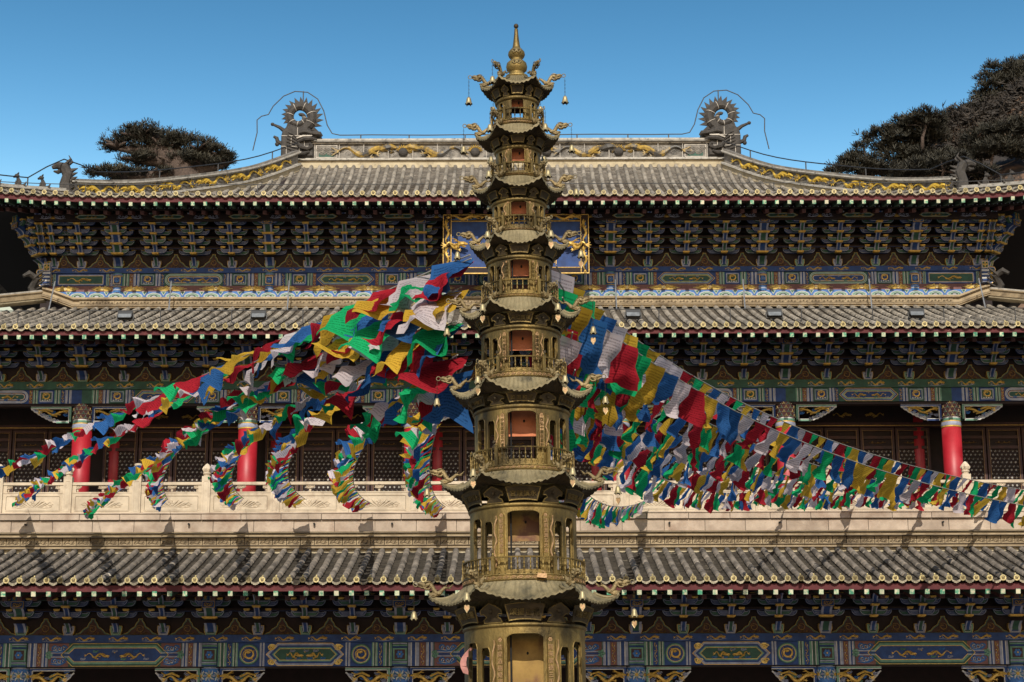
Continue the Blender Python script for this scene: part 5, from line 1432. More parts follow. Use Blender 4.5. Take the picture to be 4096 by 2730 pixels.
    # --- fan-shaped boards and cloud brackets under the eaves
    for k in range(6):
        a = -pi / 2 + k * R(60)
        b = MB(); w0, w1 = dr * .26, dr * .33; z1_ = (lip - ring) * .72 + .02
        n_ = 8; o1 = [(w0 * lerp(-1, 1, i / n_), .010 + .10 * w0 * (1 - (lerp(-1, 1, i / n_)) ** 2)) for i in range(n_ + 1)]; o2 = [(w1 * lerp(1, -1, i / n_), z1_ + .10 * w1 * (1 - lerp(1, -1, i / n_) ** 2)) for i in range(n_ + 1)]
        b.plate(o1 + o2, 0, .010, [(.008, 'bronze')], 'bronze_dark', step=.003)
        if t['fan'] and k in (0, 1, 5):
            for i, ch in enumerate(t['fan']): b.merge(text_mb(ch, z1_ * .42, 'bronze', .003), (lerp(-w0 * .72, w0 * .72, i / 3), -.004, z1_ * .56))
        obj('fan_board', b, drum, (PX + (dr + .014) * cos(a), PY + (dr + .014) * sin(a), ring), (R(22), 0, a + pi / 2))
        a += R(30); b = MB(); u = dr * .19
        o = [(-u * .9, .0), (u * .9, .0), (u * .8, z1_ * .22), (u * .55, z1_ * .35), (u * .75, z1_ * .50), (u * 1.05, z1_ * .48), (u * 1.05, z1_ * .75), (u * .6, z1_ * .95), (0, z1_ * 1.15), (-u * .6, z1_ * .95), (-u * 1.05, z1_ * .75), (-u * 1.05, z1_ * .48), (-u * .75, z1_ * .50), (-u * .55, z1_ * .35), (-u * .8, z1_ * .22)]
        b.plate(o, 0, .012, [(.006, 'bronze')], 'bronze_dark', step=.002); b.blob((0, -.004, z1_ * .68), (u * .2, .012, u * .2), 'bronze_dark', 8, 4)
        obj('cloud_bracket', b, drum, (PX + (dr + .014) * cos(a), PY + (dr + .014) * sin(a), ring), (R(24), 0, a + pi / 2))
    # --- railing
    if rl:
        rr_, rt, rb, bb = rl; k_ = .55 + rr_
        b = MB(); b.lathe([(rr_ - .012, rt - .010), (rr_ + .006, rt - .010), (rr_ + .008, rt), (rr_ - .012, rt)], 72, 'bronze', cap=False); b.lathe([(rr_ - .012, rt - .010), (rr_ - .012, rt)][::-1], 72, 'bronze', cap=False)
        b.lathe([(dr - .02, bb), (rr_ + .004, bb), (rr_ + .010, bb + .006), (rr_ + .004, bb + .012), (rr_ + .004, rb - .014), (rr_ + .010, rb - .008), (rr_ + .006, rb), (rr_ - .02, rb), (dr - .02, rb)], 72, 'bronze', cap=False)
        rail_ = obj('railing', b, drum, (PX, PY, 0), smooth=False)
        key = MB(); nk = 54; hh = rb - bb - .030
        for i in range(nk):
            a = 2 * pi * i / nk; wk = 2 * pi * rr_ / nk
            if sin(a) > .35: continue
            m = MB(); tk = hh * .13
            for (cx, cz, ww, hz) in ((0, hh * .5, wk * .9, tk), (-wk * .4, hh * .25, tk, hh * .5), (wk * .25, hh * .68, tk, hh * .42), (.0, hh * .15, wk * .45, tk), (wk * .05, hh * .86, wk * .5, tk)): m.box((cx, 0, cz), (ww, .005, hz), 'bronze_warm')
            key.merge(m, on(rr_ + .006, a, bb + .014), rz=a + pi / 2)
        obj('key_fret', key, rail_, (PX, PY, 0), kind='stuff')
        for k in range(6):
            a = k * R(60)
            b = MB(); b.box((0, 0, (rt + rb) / 2 - bb), (.030 * k_, .020, rt - rb + .012), 'bronze'); b.blob((0, 0, rt - bb + .018), (.012 * k_, .012 * k_, .018 * k_), 'bronze', 7, 4)
            pm_ = obj('railing_post', b, drum, (PX + rr_ * cos(a), PY + rr_ * sin(a), bb), (0, 0, a + pi / 2))
            nb = (9, 8, 7, 6, 5, 5, 4)[ti - 1]
            for j in range(nb):
                aa = a + R(60) * (j + 1) / (nb + 1)
                if sin(aa) > .85 and ti > 2: continue
                obj('baluster', BALU, drum, (PX + (rr_ - .003) * cos(aa), PY + (rr_ - .003) * sin(aa), rb), sc=(k_ * 1.0, k_ * 1.0, rt - rb - .008))
    # --- roof
    NA = 288; NS = 8; b = MB(); v = []; per = NA // 6; nrib = (14, 13, 12, 11, 10, 9, 9, 8)[ti]
    for s in range(NS + 1):
        q = s / NS
        for i in range(NA):
            a = 2 * pi * i / NA
            rh = hexr(a, Rc) * (1 - .02 * (1 - corner_k(a))); r_ = lerp(r_in, rh, q)
            z_ = lerp(top, lip, 1 - (1 - q) ** 1.75) + up * corner_k(a) * q ** 2 * 1.5
            ph_ = ((math.degrees(a) % 60) / 60 * nrib) % 1
            z_ += .0095 * (.5 + dr) * max(0, sin(2 * pi * ph_)) * (1 if q > .02 else .3); v.append(on(r_, a, z_))
    f = [(s * NA + i, (s + 1) * NA + i, (s + 1) * NA + (i + 1) % NA, s * NA + (i + 1) % NA) for s in range(NS) for i in range(NA)]
    b.add(v, f, 'bronze_pale')
    # lip and soffit
    lv = v[NS * NA:]; lo = []; so = []; s2 = []
    for i, p_ in enumerate(lv):
        a = 2 * pi * i / NA; ph_ = ((math.degrees(a) % 60) / 60 * nrib) % 1
        lo.append((p_[0] * .997, p_[1] * .997, p_[2] - .010 - .009 * abs(sin(pi * ph_)) - .006 * corner_k(a))); rr2 = lerp(hexr(a, Rc), dr * 1.10, .25); so.append(on(rr2, a, p_[2] - .022)); s2.append(on(dr * 1.12, a, lip + .006))
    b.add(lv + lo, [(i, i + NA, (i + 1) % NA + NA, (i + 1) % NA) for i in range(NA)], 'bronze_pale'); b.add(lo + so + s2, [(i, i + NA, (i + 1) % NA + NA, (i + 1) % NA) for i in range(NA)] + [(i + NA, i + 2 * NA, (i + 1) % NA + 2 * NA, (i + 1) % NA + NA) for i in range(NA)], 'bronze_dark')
    roof_ = obj('tower_roof', b, drum, (PX, PY, 0), smooth=False)
    ds = .72 + .28 * (Rc / .773)
    ang = {0: 0, 1: 60, 2: 120, 3: 180, 4: 240, 5: 300}
    for k in range(6):
        a = R(60 * k); tipz = lip + up * 1.5
        pts = []; 
        for s in range(7):
            q = lerp(.25, 1.0, s / 6); pts.append(on(lerp(r_in, Rc, q), a, lerp(top, lip, 1 - (1 - q) ** 1.75) + up * q ** 2 * 1.5 + .010))
        m = MB(); m.tube(pts, [.014 * (.5 + dr)] * 6 + [.020 * (.5 + dr)], 7, 'bronze_pale'); obj('hip_rib', m, drum, (PX, PY, 0), smooth=True)
        yaw = a + (R(rnd.uniform(-6, 6)))
        lift_ = R(-18) if ti < 7 else R(-20)
        o_ = obj('roof_dragon', DRAGON, drum, (PX + (Rc - .02) * cos(a), PY + (Rc - .02) * sin(a), tipz + .012), (0, lift_ * .4, yaw), sc=ds * 1.08)
        # bell hangs from the ring in the dragon's mouth
        if k in (0, 3, 4, 5) or ti > 4:
            ex = (Rc - .02 + .132 * ds * 1.08)
            ln = (.20, .12, .15, .22, .14, .09, .17, .17)[ti] * (1.0 if k in (0, 3) else .72)
            if (ti, k) == (7, 5): continue
            tl = R(-.56); hx_, hz_ = ex * cos(a), tipz + .072 * ds + .01 - GROUND
            bell(k, ti, PX + hx_ * cos(tl) + hz_ * sin(tl), PY + ex * sin(a), GROUND - hx_ * sin(tl) + hz_ * cos(tl), ln, ti < 5 and k != 3)
# finial
b = MB()
fz = [(6.40, .098), (6.425, .098), (6.440, .072), (6.452, .062), (6.465, .068), (6.485, .088), (6.515, .0925), (6.545, .086), (6.565, .066), (6.578, .047), (6.590, .052), (6.605, .066), (6.627, .0745), (6.652, .070), (6.675, .052), (6.692, .036), (6.70, .034), (6.72, .030), (6.76, .025), (6.82, .0185), (6.868, .0155), (6.876, .010)]
b.lathe([(r_, z_) for z_, r_ in fz], 28, 'bronze')
b.blob((0, 0, 6.898), (.0215, .0215, .0225), 'bronze_dark', 14, 8)
fin = obj('finial', b, tower, (PX, PY, 0), smooth=True)
for zc, rr_ in ((6.535, .088), (6.645, .071)):
    m = MB()
    for s_ in (-1, 1):
        m.tube([(s_ * .017 + .022 * cos(a), 0, .020 * sin(a)) for a in [2 * pi * j / 16 for j in range(17)]], .0035, 5, 'bronze_pale', cap=False); m.plate([(s_ * .017 - .009, 0), (s_ * .017, -.009), (s_ * .017 + .009, 0), (s_ * .017, .009)], -.002, .003, [], 'black')
    obj('coin_emblem', m, fin, (PX, PY - rr_ - .001, zc), (R(-28), 0, 0))
# tower shaft down to the paving
b = MB(); b.lathe([(.62, .70), (.66, .74), (.66, .80), (.49, .82)], 48, 'bronze_pale'); b.lathe([(.50, .0), (.50, .70)], 48, 'bronze'); b.lathe([(1.0, GROUND + .45), (.95, GROUND + .6), (.6, -.75), (.55, -.2), (.62, .0)], 48, 'bronze'); b.span(-1.5, 1.5, -1.5, 1.5, GROUND, GROUND + .45, 'stone')
obj('pedestal', b, tower, (PX, PY, 0))
b = MB(); b.box((0, 0, 0), (.075, .045, .035), 'bronze_warm'); b.tube([(.02, -.01, .017), (.02, -.01, .035), (-.01, -.01, .035)], .005, 5, 'bronze_warm')
obj('padlock_box', b, tower, (PX + .14, PY - .50, 2.005), (0, R(6), 0))
# pink scarf tied to the lowest drum
sc_ = MB(); pts = []
v = []
for i in range(12):
    t_ = i / 11; w_ = .012 + .045 * t_ * (1 - .35 * t_); cx = -.05 * sin(t_ * 3.0) - .02 * t_; v += [(cx - w_, -.01 * sin(t_ * 9), -.20 * t_), (cx + w_ * .5, .012 * sin(t_ * 7 + 1), -.20 * t_ - .02 * (i % 2))]
sc_.add(v, [(2 * i, 2 * i + 1, 2 * i + 3, 2 * i + 2) for i in range(11)], 'pink_cloth')
thing('scarf', 'faded pink scarf tied to the lowest drum of the bronze tower', 'scarf', (PX - .455, PY - .20, 1.47), mesh=sc_.mesh('scarf', True))

# ------------------------------------------------------------------ strings of prayer flags
FC = ['flag_blue', 'flag_white', 'flag_red', 'flag_green', 'flag_yellow']
FLAGS = {}
def make_flag(c_, s):
    q = random.Random(1000 + s * 7 + len(c_)); n = 7; b = MB(); b.uv = []
    a1, a2, p1, p2 = q.uniform(.06, .16), q.uniform(.04, .12), q.uniform(0, 6), q.uniform(0, 6)
    curl = q.uniform(-.9, .9); sk = q.uniform(-.22, .22); tw = q.uniform(-.5, .5); fold = q.uniform(.75, 1.0)
    v = []
    for j in range(n + 1):
        t = j / n
        for i in range(n + 1):
            u = i / n - .5; k = t ** 1.1
            x = u * (1 - (1 - fold) * k) + sk * k + .06 * k * sin(p1 + 5 * t)
            y = k * (a1 * sin(p1 + 7 * u + 4 * t) + a2 * sin(p2 + 11 * t + 3 * u)) + tw * u * k + curl * .22 * k * k
            z = -t * (1 - .10 * abs(curl) * t) + .05 * sin(p2 + 6 * u) * k
            if i == 0 and j == 0: pass
            v.append((x, y, z)); b.uv.append((i / n, 1 - t))
    b.add(v, [(j * (n + 1) + i, (j + 1) * (n + 1) + i, (j + 1) * (n + 1) + i + 1, j * (n + 1) + i + 1) for j in range(n) for i in range(n)], c_)
    return b.mesh('flag', True)
for c_ in FC: FLAGS[c_] = [make_flag(c_, s) for s in range(9)]
# (start on the tower), (end tied to the balustrade or beyond), sideways bow, sag, what the label says
STR = [
    ((-0.361, 16.25, 4.882), (-15.616, 51.0, 8.249), -0.6, 0.25, 'uppermost left flag string, running off past the left edge of the hall', 0, (-0.85, -0.25, -0.45)),
    ((-0.35, 16.25, 4.848), (-12.812, 51.0, 8.672), -0.7, 0.2, 'left flag string tied to the balustrade nearest the left edge', 2, (-0.85, -0.25, -0.45)),
    ((-0.435, 16.25, 4.59), (-10.958, 51.0, 8.401), -0.7, 0.3, 'flag string ending in a bunch on the second balustrade panel from the left', 4, (-0.85, -0.25, -0.45)),
    ((-0.468, 16.25, 4.568), (-9.057, 51.0, 8.627), -1.2, 0.2, 'flag string ending on the third balustrade panel from the left', 1, (-0.85, -0.25, -0.45)),
    ((-0.477, 16.25, 4.29), (-7.059, 51.0, 8.648), -1.1, 0.2, 'flag string ending on the fourth balustrade panel from the left', 3, (-0.85, -0.25, -0.45)),
    ((-0.445, 16.25, 4.279), (-5.415, 51.0, 8.616), -1.0, 0.2, 'flag string ending on the fifth balustrade panel from the left', 0, (-0.85, -0.25, -0.45)),
    ((-0.465, 16.25, 3.992), (-3.711, 51.0, 8.512), -0.7, 0.2, 'steep flag string second to the left of the bronze tower', 2, (-0.85, -0.25, -0.45)),
    ((-0.401, 16.25, 3.904), (-1.76, 51.0, 8.42), -0.35, 0.2, 'nearly upright flag string close beside the left of the bronze tower', 4, (-0.85, -0.25, -0.45)),
    ((0.384, 16.25, 4.778), (14.724, 51.0, 8.622), -1.3, 0.25, 'uppermost right flag string, running off past the right edge of the hall', 1, (-0.6, -0.15, -0.75)),
    ((0.404, 16.25, 4.633), (13.867, 43.0, 6.735), -1.2, 0.35, 'lowest right flag string sagging in front of the terrace wall to the right edge', 3, (-0.6, -0.15, -0.75)),
    ((0.435, 16.25, 4.498), (12.564, 51.0, 8.662), -1.3, 0.3, 'right flag string ending beside the rightmost carved balustrade post', 0, (-0.6, -0.15, -0.75)),
    ((0.455, 16.25, 4.276), (10.789, 51.0, 8.667), -1.2, 0.3, 'right flag string ending on the second balustrade panel from the right', 2, (-0.6, -0.15, -0.75)),
    ((0.476, 16.25, 4.254), (9.014, 51.0, 8.673), -1.2, 0.35, 'right flag string ending on the third balustrade panel from the right', 4, (-0.6, -0.15, -0.75)),
    ((0.518, 16.25, 4.188), (7.25, 51.0, 8.944), -1.0, 0.65, 'slack right flag string ending on the fourth balustrade panel from the right', 1, (-0.6, -0.15, -0.75)),
    ((0.536, 16.25, 3.858), (3.576, 51.0, 8.623), -0.6, 0.6, 'short steep flag string just right of the bronze tower', 0, (-0.6, -0.15, -0.75))]
nflag = 0
for si, (A, B, bow, sag, lab, cat_off, wind) in enumerate(STR):
    A, B = Vector(A), Vector(B); L_ = (B - A).length
    def at(t): return A.lerp(B, t) + Vector((bow * sin(pi * t ** .8), 0, -sag * 4 * t * (1 - t)))
    root = thing('prayer_flag_string', lab, 'prayer flags', tuple(A), 'strings of prayer flags')
    m = MB(); m.tube([at(i / 60) - A for i in range(61)], .007, 5, 'cord'); obj('cord', m, root, tuple(A))
    q = random.Random(50 + si); k = cat_off; d = .30
    big = 1.0
    while d < L_ - .1:
        t = d / L_; P_ = at(t); Tn = (at(min(1, t + .004)) - at(max(0, t - .004))).normalized()
        near = max(0.0, 1 - d / 9.0)
        w = q.uniform(.36, .46) * (1 + .25 * near); h = q.uniform(.34, .44) * (1 + .20 * near)
        if q.random() < .04: d += w * .6; k += 1; continue
        g_ = q.gauss(0, 1)
        Hd = Vector((wind[0] + .14 * g_, wind[1] + q.uniform(-.25, .25), wind[2] - .1 * abs(g_) + q.uniform(-.12, .22)))
        Hd.z -= .45 * near
        if near > 0: Tn = (Tn * (1 - .35 * near) + Vector((.35 * near * (1 if B.x > A.x else -1), 0, 0))).normalized()
        Hd = Hd - Tn * Hd.dot(Tn) * .97
        if Hd.length < .1: Hd = Vector((0, 0, -1))
        Hd.normalize(); Z = -Hd; X = (Tn - Z * Tn.dot(Z)).normalized(); Y = Z.cross(X)
        c_ = FC[k % 5]
        if q.random() < .12: c_ = FC[q.randrange(5)]
        o = bpy.data.objects.new('flag', FLAGS[c_][q.randrange(9)]); C.objects.link(o); o.parent = root
        mt = Matrix((X * w, Y * w * q.choice((-1, 1, 1)) , Z * h)).transposed().to_4x4(); mt.translation = P_ - A
        o.matrix_basis = mt
        d += w * q.uniform(1.12, 1.40); k += 1; nflag += 1
print('flags', nflag)

# ------------------------------------------------------------------ pines, rocky hill
def pine(name, label, base, trunk, pads, seed, tuft=.30, dens=1.0, group=None, limb_from=.35):
    """trunk: list of points; pads: (centre, radii) flattened foliage clouds"""
    q = random.Random(seed)
    root = thing(name, label, 'tree', base, group)
    b = MB(); B0 = Vector(base); pts = [Vector(p_) for p_ in trunk]
    r0 = max(.12, (pts[-1] - pts[0]).length * .030)
    b.tube([p_ - B0 for p_ in pts], [lerp(r0, r0 * .35, i / (len(pts) - 1)) for i in range(len(pts))], 7, 'bark')
    for (c_, rd_) in pads:
        c_ = Vector(c_)
        # limb from the trunk to the pad
        best = min(pts[int(len(pts) * limb_from):], key=lambda p_: (p_ - c_).length + max(0, p_.z - c_.z) * 2)
        mid = best.lerp(c_, .5) + Vector((0, 0, -.06 * (c_ - best).length)); b.tube([best - B0, mid - B0, c_ - B0 - Vector((0, 0, rd_[2] * .3))], [r0 * .38, r0 * .28, r0 * .10], 5, 'bark')
        for _ in range(7):
            a = q.uniform(0, 2 * pi); e = c_ + Vector((rd_[0] * .8 * cos(a), rd_[1] * .8 * sin(a), rd_[2] * q.uniform(-.2, .4))); b.tube([c_ - B0 - Vector((0, 0, rd_[2] * .3)), (c_ + e) / 2 - B0, e - B0], [r0 * .13, r0 * .09, r0 * .03], 4, 'bark')
    obj('trunk', b, root, base, smooth=True)
    f = MB()
    for (c_, rd_) in pads:
        n = int(dens * 26 * (rd_[0] * rd_[1] + .5 * rd_[0] * rd_[2]) / (tuft * tuft) * .55)
        lum = [(q.uniform(-1, 1), q.uniform(-1, 1), q.uniform(-.5, 1)) for _ in range(9)]
        for _ in range(n):
            l = q.choice(lum)
            p_ = Vector((l[0] * .72 + q.gauss(0, .22), l[1] * .72 + q.gauss(0, .22), l[2] * .62 + q.gauss(0, .24)))
            if p_.length > 1.12: continue
            P_ = Vector(c_) + Vector((p_.x * rd_[0], p_.y * rd_[1], p_.z * rd_[2])) - B0
            up = Vector((p_.x * .6 + q.gauss(0, .3), p_.y * .6 + q.gauss(0, .3), .8 + q.gauss(0, .25))).normalized()
            s1 = up.orthogonal().normalized(); s2 = up.cross(s1); v = []; fc = []
            nn = 7; T_ = tuft * q.uniform(.6, 1.15)
            for k in range(nn):
                a = 2 * pi * k / nn + q.uniform(-.3, .3); sp_ = q.uniform(.45, 1.0)
                d = (up * q.uniform(.45, 1.0) + (s1 * cos(a) + s2 * sin(a)) * sp_).normalized(); sd = d.cross(up)
                if sd.length < 1e-3: sd = s1
                sd.normalize(); o_ = len(v)
                v += [P_ - sd * T_ * .06, P_ + sd * T_ * .06, P_ + d * T_ + sd * T_ * .05, P_ + d * T_ - sd * T_ * .05]; fc.append((o_, o_ + 1, o_ + 2, o_ + 3))
            f.add(v, fc, 'needles')
    obj('crown', f, root, base)
    return root
PINES = [
    ('pine_tree', 'spreading dark pine behind the left slope of the top roof', (-16.018, 95.0, -1.6), [(-16.018, 95.0, -1.6), (-16.018, 95.0, 28.848), (-16.243, 95.0, 31.505), (-16.681, 95.0, 32.983), (-17.346, 95.0, 33.66), (-18.008, 95.0, 34.203), (-18.553, 95.0, 34.951)], [((-19.066, 95.0, 34.953), (1.5, 1.2000000000000002, 0.55)), ((-20.196, 95.0, 34.413), (1.0, 0.8, 0.45)), ((-18.014, 95.0, 34.339), (1.4, 1.1199999999999999, 0.6)), ((-17.004, 95.0, 34.742), (1.0, 0.8, 0.5)), ((-16.087, 95.0, 34.197), (1.3, 1.04, 0.55)), ((-15.05, 95.0, 33.855), (1.0, 0.8, 0.45)), ((-19.01, 95.0, 33.665), (1.3, 1.04, 0.35)), ((-17.213, 95.0, 33.524), (1.5, 1.2000000000000002, 0.4)), ((-15.673, 95.0, 33.384), (1.2, 0.96, 0.35)), ((-20.769, 95.0, 32.996), (1.0, 0.8, 0.35)), ((-19.738, 95.0, 32.791), (1.2, 0.96, 0.4)), ((-18.336, 95.0, 32.854), (1.2, 0.96, 0.35)), ((-19.466, 95.0, 35.294), (0.6, 0.48, 0.3)), ((-14.653, 95.0, 33.449), (0.6, 0.48, 0.3))], 3, 0.3, 1.15, 'pines behind the hall'),
    ('pine_tree', 'small layered pine left of the rocky hill, standing against the sky', (18.825, 100.0, 33.615), [(18.825, 100.0, 33.615), (18.866, 100.0, 34.49), (19.107, 100.0, 35.366), (18.948, 100.0, 36.241)], [((18.941, 100.0, 36.098), (0.55, 0.44000000000000006, 0.2)), ((18.514, 100.0, 35.601), (0.7, 0.5599999999999999, 0.22)), ((19.309, 100.0, 35.313), (0.7, 0.5599999999999999, 0.22)), ((18.754, 100.0, 34.96), (0.9, 0.7200000000000001, 0.25)), ((19.55, 100.0, 34.745), (0.8, 0.6400000000000001, 0.25))], 11, 0.34, 1.0, 'pines on the rocky hill', 0.3),
    ('pine_tree', 'low pine just above the right hip ridge', (18.397, 100.0, 33.053), [(18.397, 100.0, 33.053), (18.427, 100.0, 33.713), (18.658, 100.0, 34.372), (18.488, 100.0, 35.032)], [((18.222, 100.0, 35.104), (1.1, 0.8800000000000001, 0.35)), ((19.006, 100.0, 34.605), (1.2, 0.96, 0.35)), ((17.79, 100.0, 34.467), (1.1, 0.8800000000000001, 0.3)), ((19.812, 100.0, 34.602), (1.2, 0.96, 0.4))], 12, 0.34, 1.0, 'pines on the rocky hill', 0.3),
    ('pine_tree', 'wide pine on the lower shoulder of the rocky hill', (22.259, 104.0, 35.539), [(22.259, 104.0, 35.539), (22.324, 104.0, 36.775), (22.589, 104.0, 38.011), (22.454, 104.0, 39.247)], [((20.85, 104.0, 38.133), (1.3, 1.04, 0.35)), ((21.852, 104.0, 38.502), (1.3, 1.04, 0.4)), ((22.993, 104.0, 38.797), (1.5, 1.2000000000000002, 0.5)), ((21.238, 104.0, 37.463), (1.5, 1.2000000000000002, 0.45)), ((22.375, 104.0, 37.756), (1.8, 1.4400000000000002, 0.5)), ((23.506, 104.0, 37.902), (1.6, 1.2800000000000002, 0.5)), ((21.761, 104.0, 36.721), (1.6, 1.2800000000000002, 0.5)), ((23.021, 104.0, 36.717), (1.8, 1.4400000000000002, 0.5)), ((21.171, 104.0, 36.132), (1.4, 1.1199999999999999, 0.4))], 13, 0.34, 1.0, 'pines on the rocky hill', 0.3),
    ('pine_tree', 'thin-crowned pine rising above the lower shoulder of the hill', (22.831, 103.0, 36.95), [(22.831, 103.0, 36.95), (22.87, 103.0, 37.663), (23.109, 103.0, 38.376), (22.947, 103.0, 39.09)], [((22.509, 103.0, 38.721), (0.8, 0.6400000000000001, 0.22)), ((23.222, 103.0, 39.015), (0.9, 0.7200000000000001, 0.25)), ((23.632, 103.0, 38.865), (0.7, 0.5599999999999999, 0.2)), ((22.911, 103.0, 38.423), (1.1, 0.8800000000000001, 0.3))], 14, 0.34, 1.0, 'pines on the rocky hill', 0.3),
    ('pine_tree', 'small pine half way up the hillside skyline', (26.305, 108.0, 39.353), [(26.305, 108.0, 39.353), (26.346, 108.0, 40.051), (26.588, 108.0, 40.749), (26.429, 108.0, 41.447)], [((26.104, 108.0, 40.903), (0.9, 0.7200000000000001, 0.3)), ((26.713, 108.0, 41.29), (0.8, 0.6400000000000001, 0.3)), ((27.128, 108.0, 40.9), (0.7, 0.5599999999999999, 0.3)), ((25.785, 108.0, 40.438), (0.9, 0.7200000000000001, 0.3)), ((26.662, 108.0, 40.435), (1.2, 0.96, 0.4))], 15, 0.34, 1.0, 'pines on the rocky hill', 0.3),
    ('pine_tree', 'tall dense pine on the crest at the right edge', (29.255, 110.0, 39.133), [(29.255, 110.0, 39.133), (29.371, 110.0, 40.928), (29.687, 110.0, 42.722), (29.603, 110.0, 44.517)], [((29.303, 110.0, 44.518), (1.1, 0.8800000000000001, 0.4)), ((30.192, 110.0, 44.355), (1.2, 0.96, 0.5)), ((28.813, 110.0, 43.88), (1.0, 0.8, 0.4)), ((29.69, 110.0, 43.558), (1.6, 1.2800000000000002, 0.6)), ((30.588, 110.0, 43.555), (1.3, 1.04, 0.6)), ((28.614, 110.0, 43.083), (1.1, 0.8800000000000001, 0.4)), ((29.33, 110.0, 42.603), (1.6, 1.2800000000000002, 0.6)), ((30.375, 110.0, 42.6), (1.6, 1.2800000000000002, 0.6)), ((28.266, 110.0, 42.289), (1.1, 0.8800000000000001, 0.4)), ((28.981, 110.0, 41.811), (1.4, 1.1199999999999999, 0.5)), ((30.014, 110.0, 41.65), (1.8, 1.4400000000000002, 0.6)), ((28.136, 110.0, 42.607), (0.7, 0.5599999999999999, 0.25))], 16, 0.34, 1.0, 'pines on the rocky hill', 0.3),
    ('pine_tree', 'second tall pine crowding the crest at the right edge', (31.401, 113.0, 39.874), [(31.401, 113.0, 39.874), (31.538, 113.0, 41.907), (31.875, 113.0, 43.941), (31.812, 113.0, 45.974)], [((31.499, 113.0, 45.893), (1.2, 0.96, 0.4)), ((32.092, 113.0, 45.562), (1.4, 1.1199999999999999, 0.5)), ((31.872, 113.0, 44.578), (1.6, 1.2800000000000002, 0.6)), ((31.477, 113.0, 43.272), (1.6, 1.2800000000000002, 0.6)), ((32.045, 113.0, 42.619), (1.6, 1.2800000000000002, 0.5))], 17, 0.34, 1.0, 'pines on the rocky hill', 0.3),
    ('pine_tree', 'dark pine in front of the bare rock face', (25.92, 101.0, 33.93), [(25.92, 101.0, 33.93), (25.992, 101.0, 35.079), (26.264, 101.0, 36.227), (26.136, 101.0, 37.376)], [((25.691, 101.0, 36.799), (1.3, 1.04, 0.4)), ((26.536, 101.0, 37.23), (1.4, 1.1199999999999999, 0.45)), ((27.364, 101.0, 37.372), (1.5, 1.2000000000000002, 0.5)), ((26.2, 101.0, 36.221), (1.6, 1.2800000000000002, 0.45)), ((27.162, 101.0, 36.362), (1.5, 1.2000000000000002, 0.45)), ((25.229, 101.0, 35.936), (1.2, 0.96, 0.35)), ((27.814, 101.0, 35.928), (1.3, 1.04, 0.4))], 18, 0.34, 1.0, 'pines on the rocky hill', 0.3),
    ('pine_tree', 'low pine at the foot of the rock behind the right dragon head', (23.196, 101.0, 33.654), [(23.196, 101.0, 33.654), (23.233, 101.0, 34.321), (23.471, 101.0, 34.988), (23.308, 101.0, 35.655)], [((22.741, 101.0, 35.226), (1.4, 1.1199999999999999, 0.4)), ((23.708, 101.0, 35.51), (1.3, 1.04, 0.35)), ((24.498, 101.0, 35.077), (1.4, 1.1199999999999999, 0.35)), ((25.168, 101.0, 34.932), (1.2, 0.96, 0.3)), ((21.903, 101.0, 34.799), (1.3, 1.04, 0.35))], 19, 0.34, 1.0, 'pines on the rocky hill', 0.3)]
for a in PINES: pine(*a)
hill = MB()
NX, NY = 220, 110
from mathutils import noise as mnoise
def hill_z(x, y):
    # rises to the right and back of the hall
    u = (x - 17.0) / 26.0; w = (y - 96.0) / 60.0
    z = -max(0, 107 - y) * 1.0 + (33.0 + 8.8 * (1 - math.exp(-(x - 20.5) / 4.5)) if x > 20.5 else 33.0 + (x - 20.5) * 1.9) + 2.0 * w
    n = mnoise.fractal(Vector((x * .09, y * .09, 0)), 1.0, 2.1, 5); n2 = mnoise.fractal(Vector((x * .35 + 7, y * .35, 3)), 1.0, 2.1, 4)
    bump = abs(mnoise.noise(Vector((x * .16 + 3, y * .13, 1)))) * 3.4
    return max(GROUND, z * 1.0 + n * 1.8 + n2 * 1.0 - bump * .55 + .9 * abs(mnoise.noise(Vector((x * .5, y * .25, z * .35)))))
v = []
for j in range(NY + 1):
    for i in range(NX + 1):
        x = lerp(6, 80, i / NX); y = lerp(92, 170, j / NY); z = hill_z(x, y)
        if j == 0 or i == 0: z = GROUND
        v.append((x, y, z))
hill.add(v, [(j * (NX + 1) + i, j * (NX + 1) + i + 1, (j + 1) * (NX + 1) + i + 1, (j + 1) * (NX + 1) + i) for j in range(NY) for i in range(NX)], 'rock')
obj('hill', hill, None, (0, 0, 0), smooth=True, kind='structure')
sc = MB(); q = random.Random(77)
for _ in range(9000):
    x = q.uniform(17, 36); y = q.uniform(95, 112)
    d = mnoise.noise(Vector((x * .22, y * .2, 5)))
    if d < .10: continue
    z = hill_z(x, y); P_ = Vector((x, y, z))
    for _k in range(5):
        c_ = P_ + Vector((q.gauss(0, .35), q.gauss(0, .35), q.uniform(.0, .7)))
        for _j in range(3):
            d1 = Vector((q.gauss(0, 1), q.gauss(0, 1), q.gauss(.4, .7))).normalized() * q.uniform(.25, .5); d2 = d1.orthogonal().normalized() * .07
            sc.add([c_ - d2, c_ + d2, c_ + d1], [(0, 1, 2)], 'scrub')
o = obj('undergrowth', sc, None, (0, 0, 0), kind='stuff'); o['label'] = 'dark leafless scrub covering the rocky hillside'; o['category'] = 'scrub'

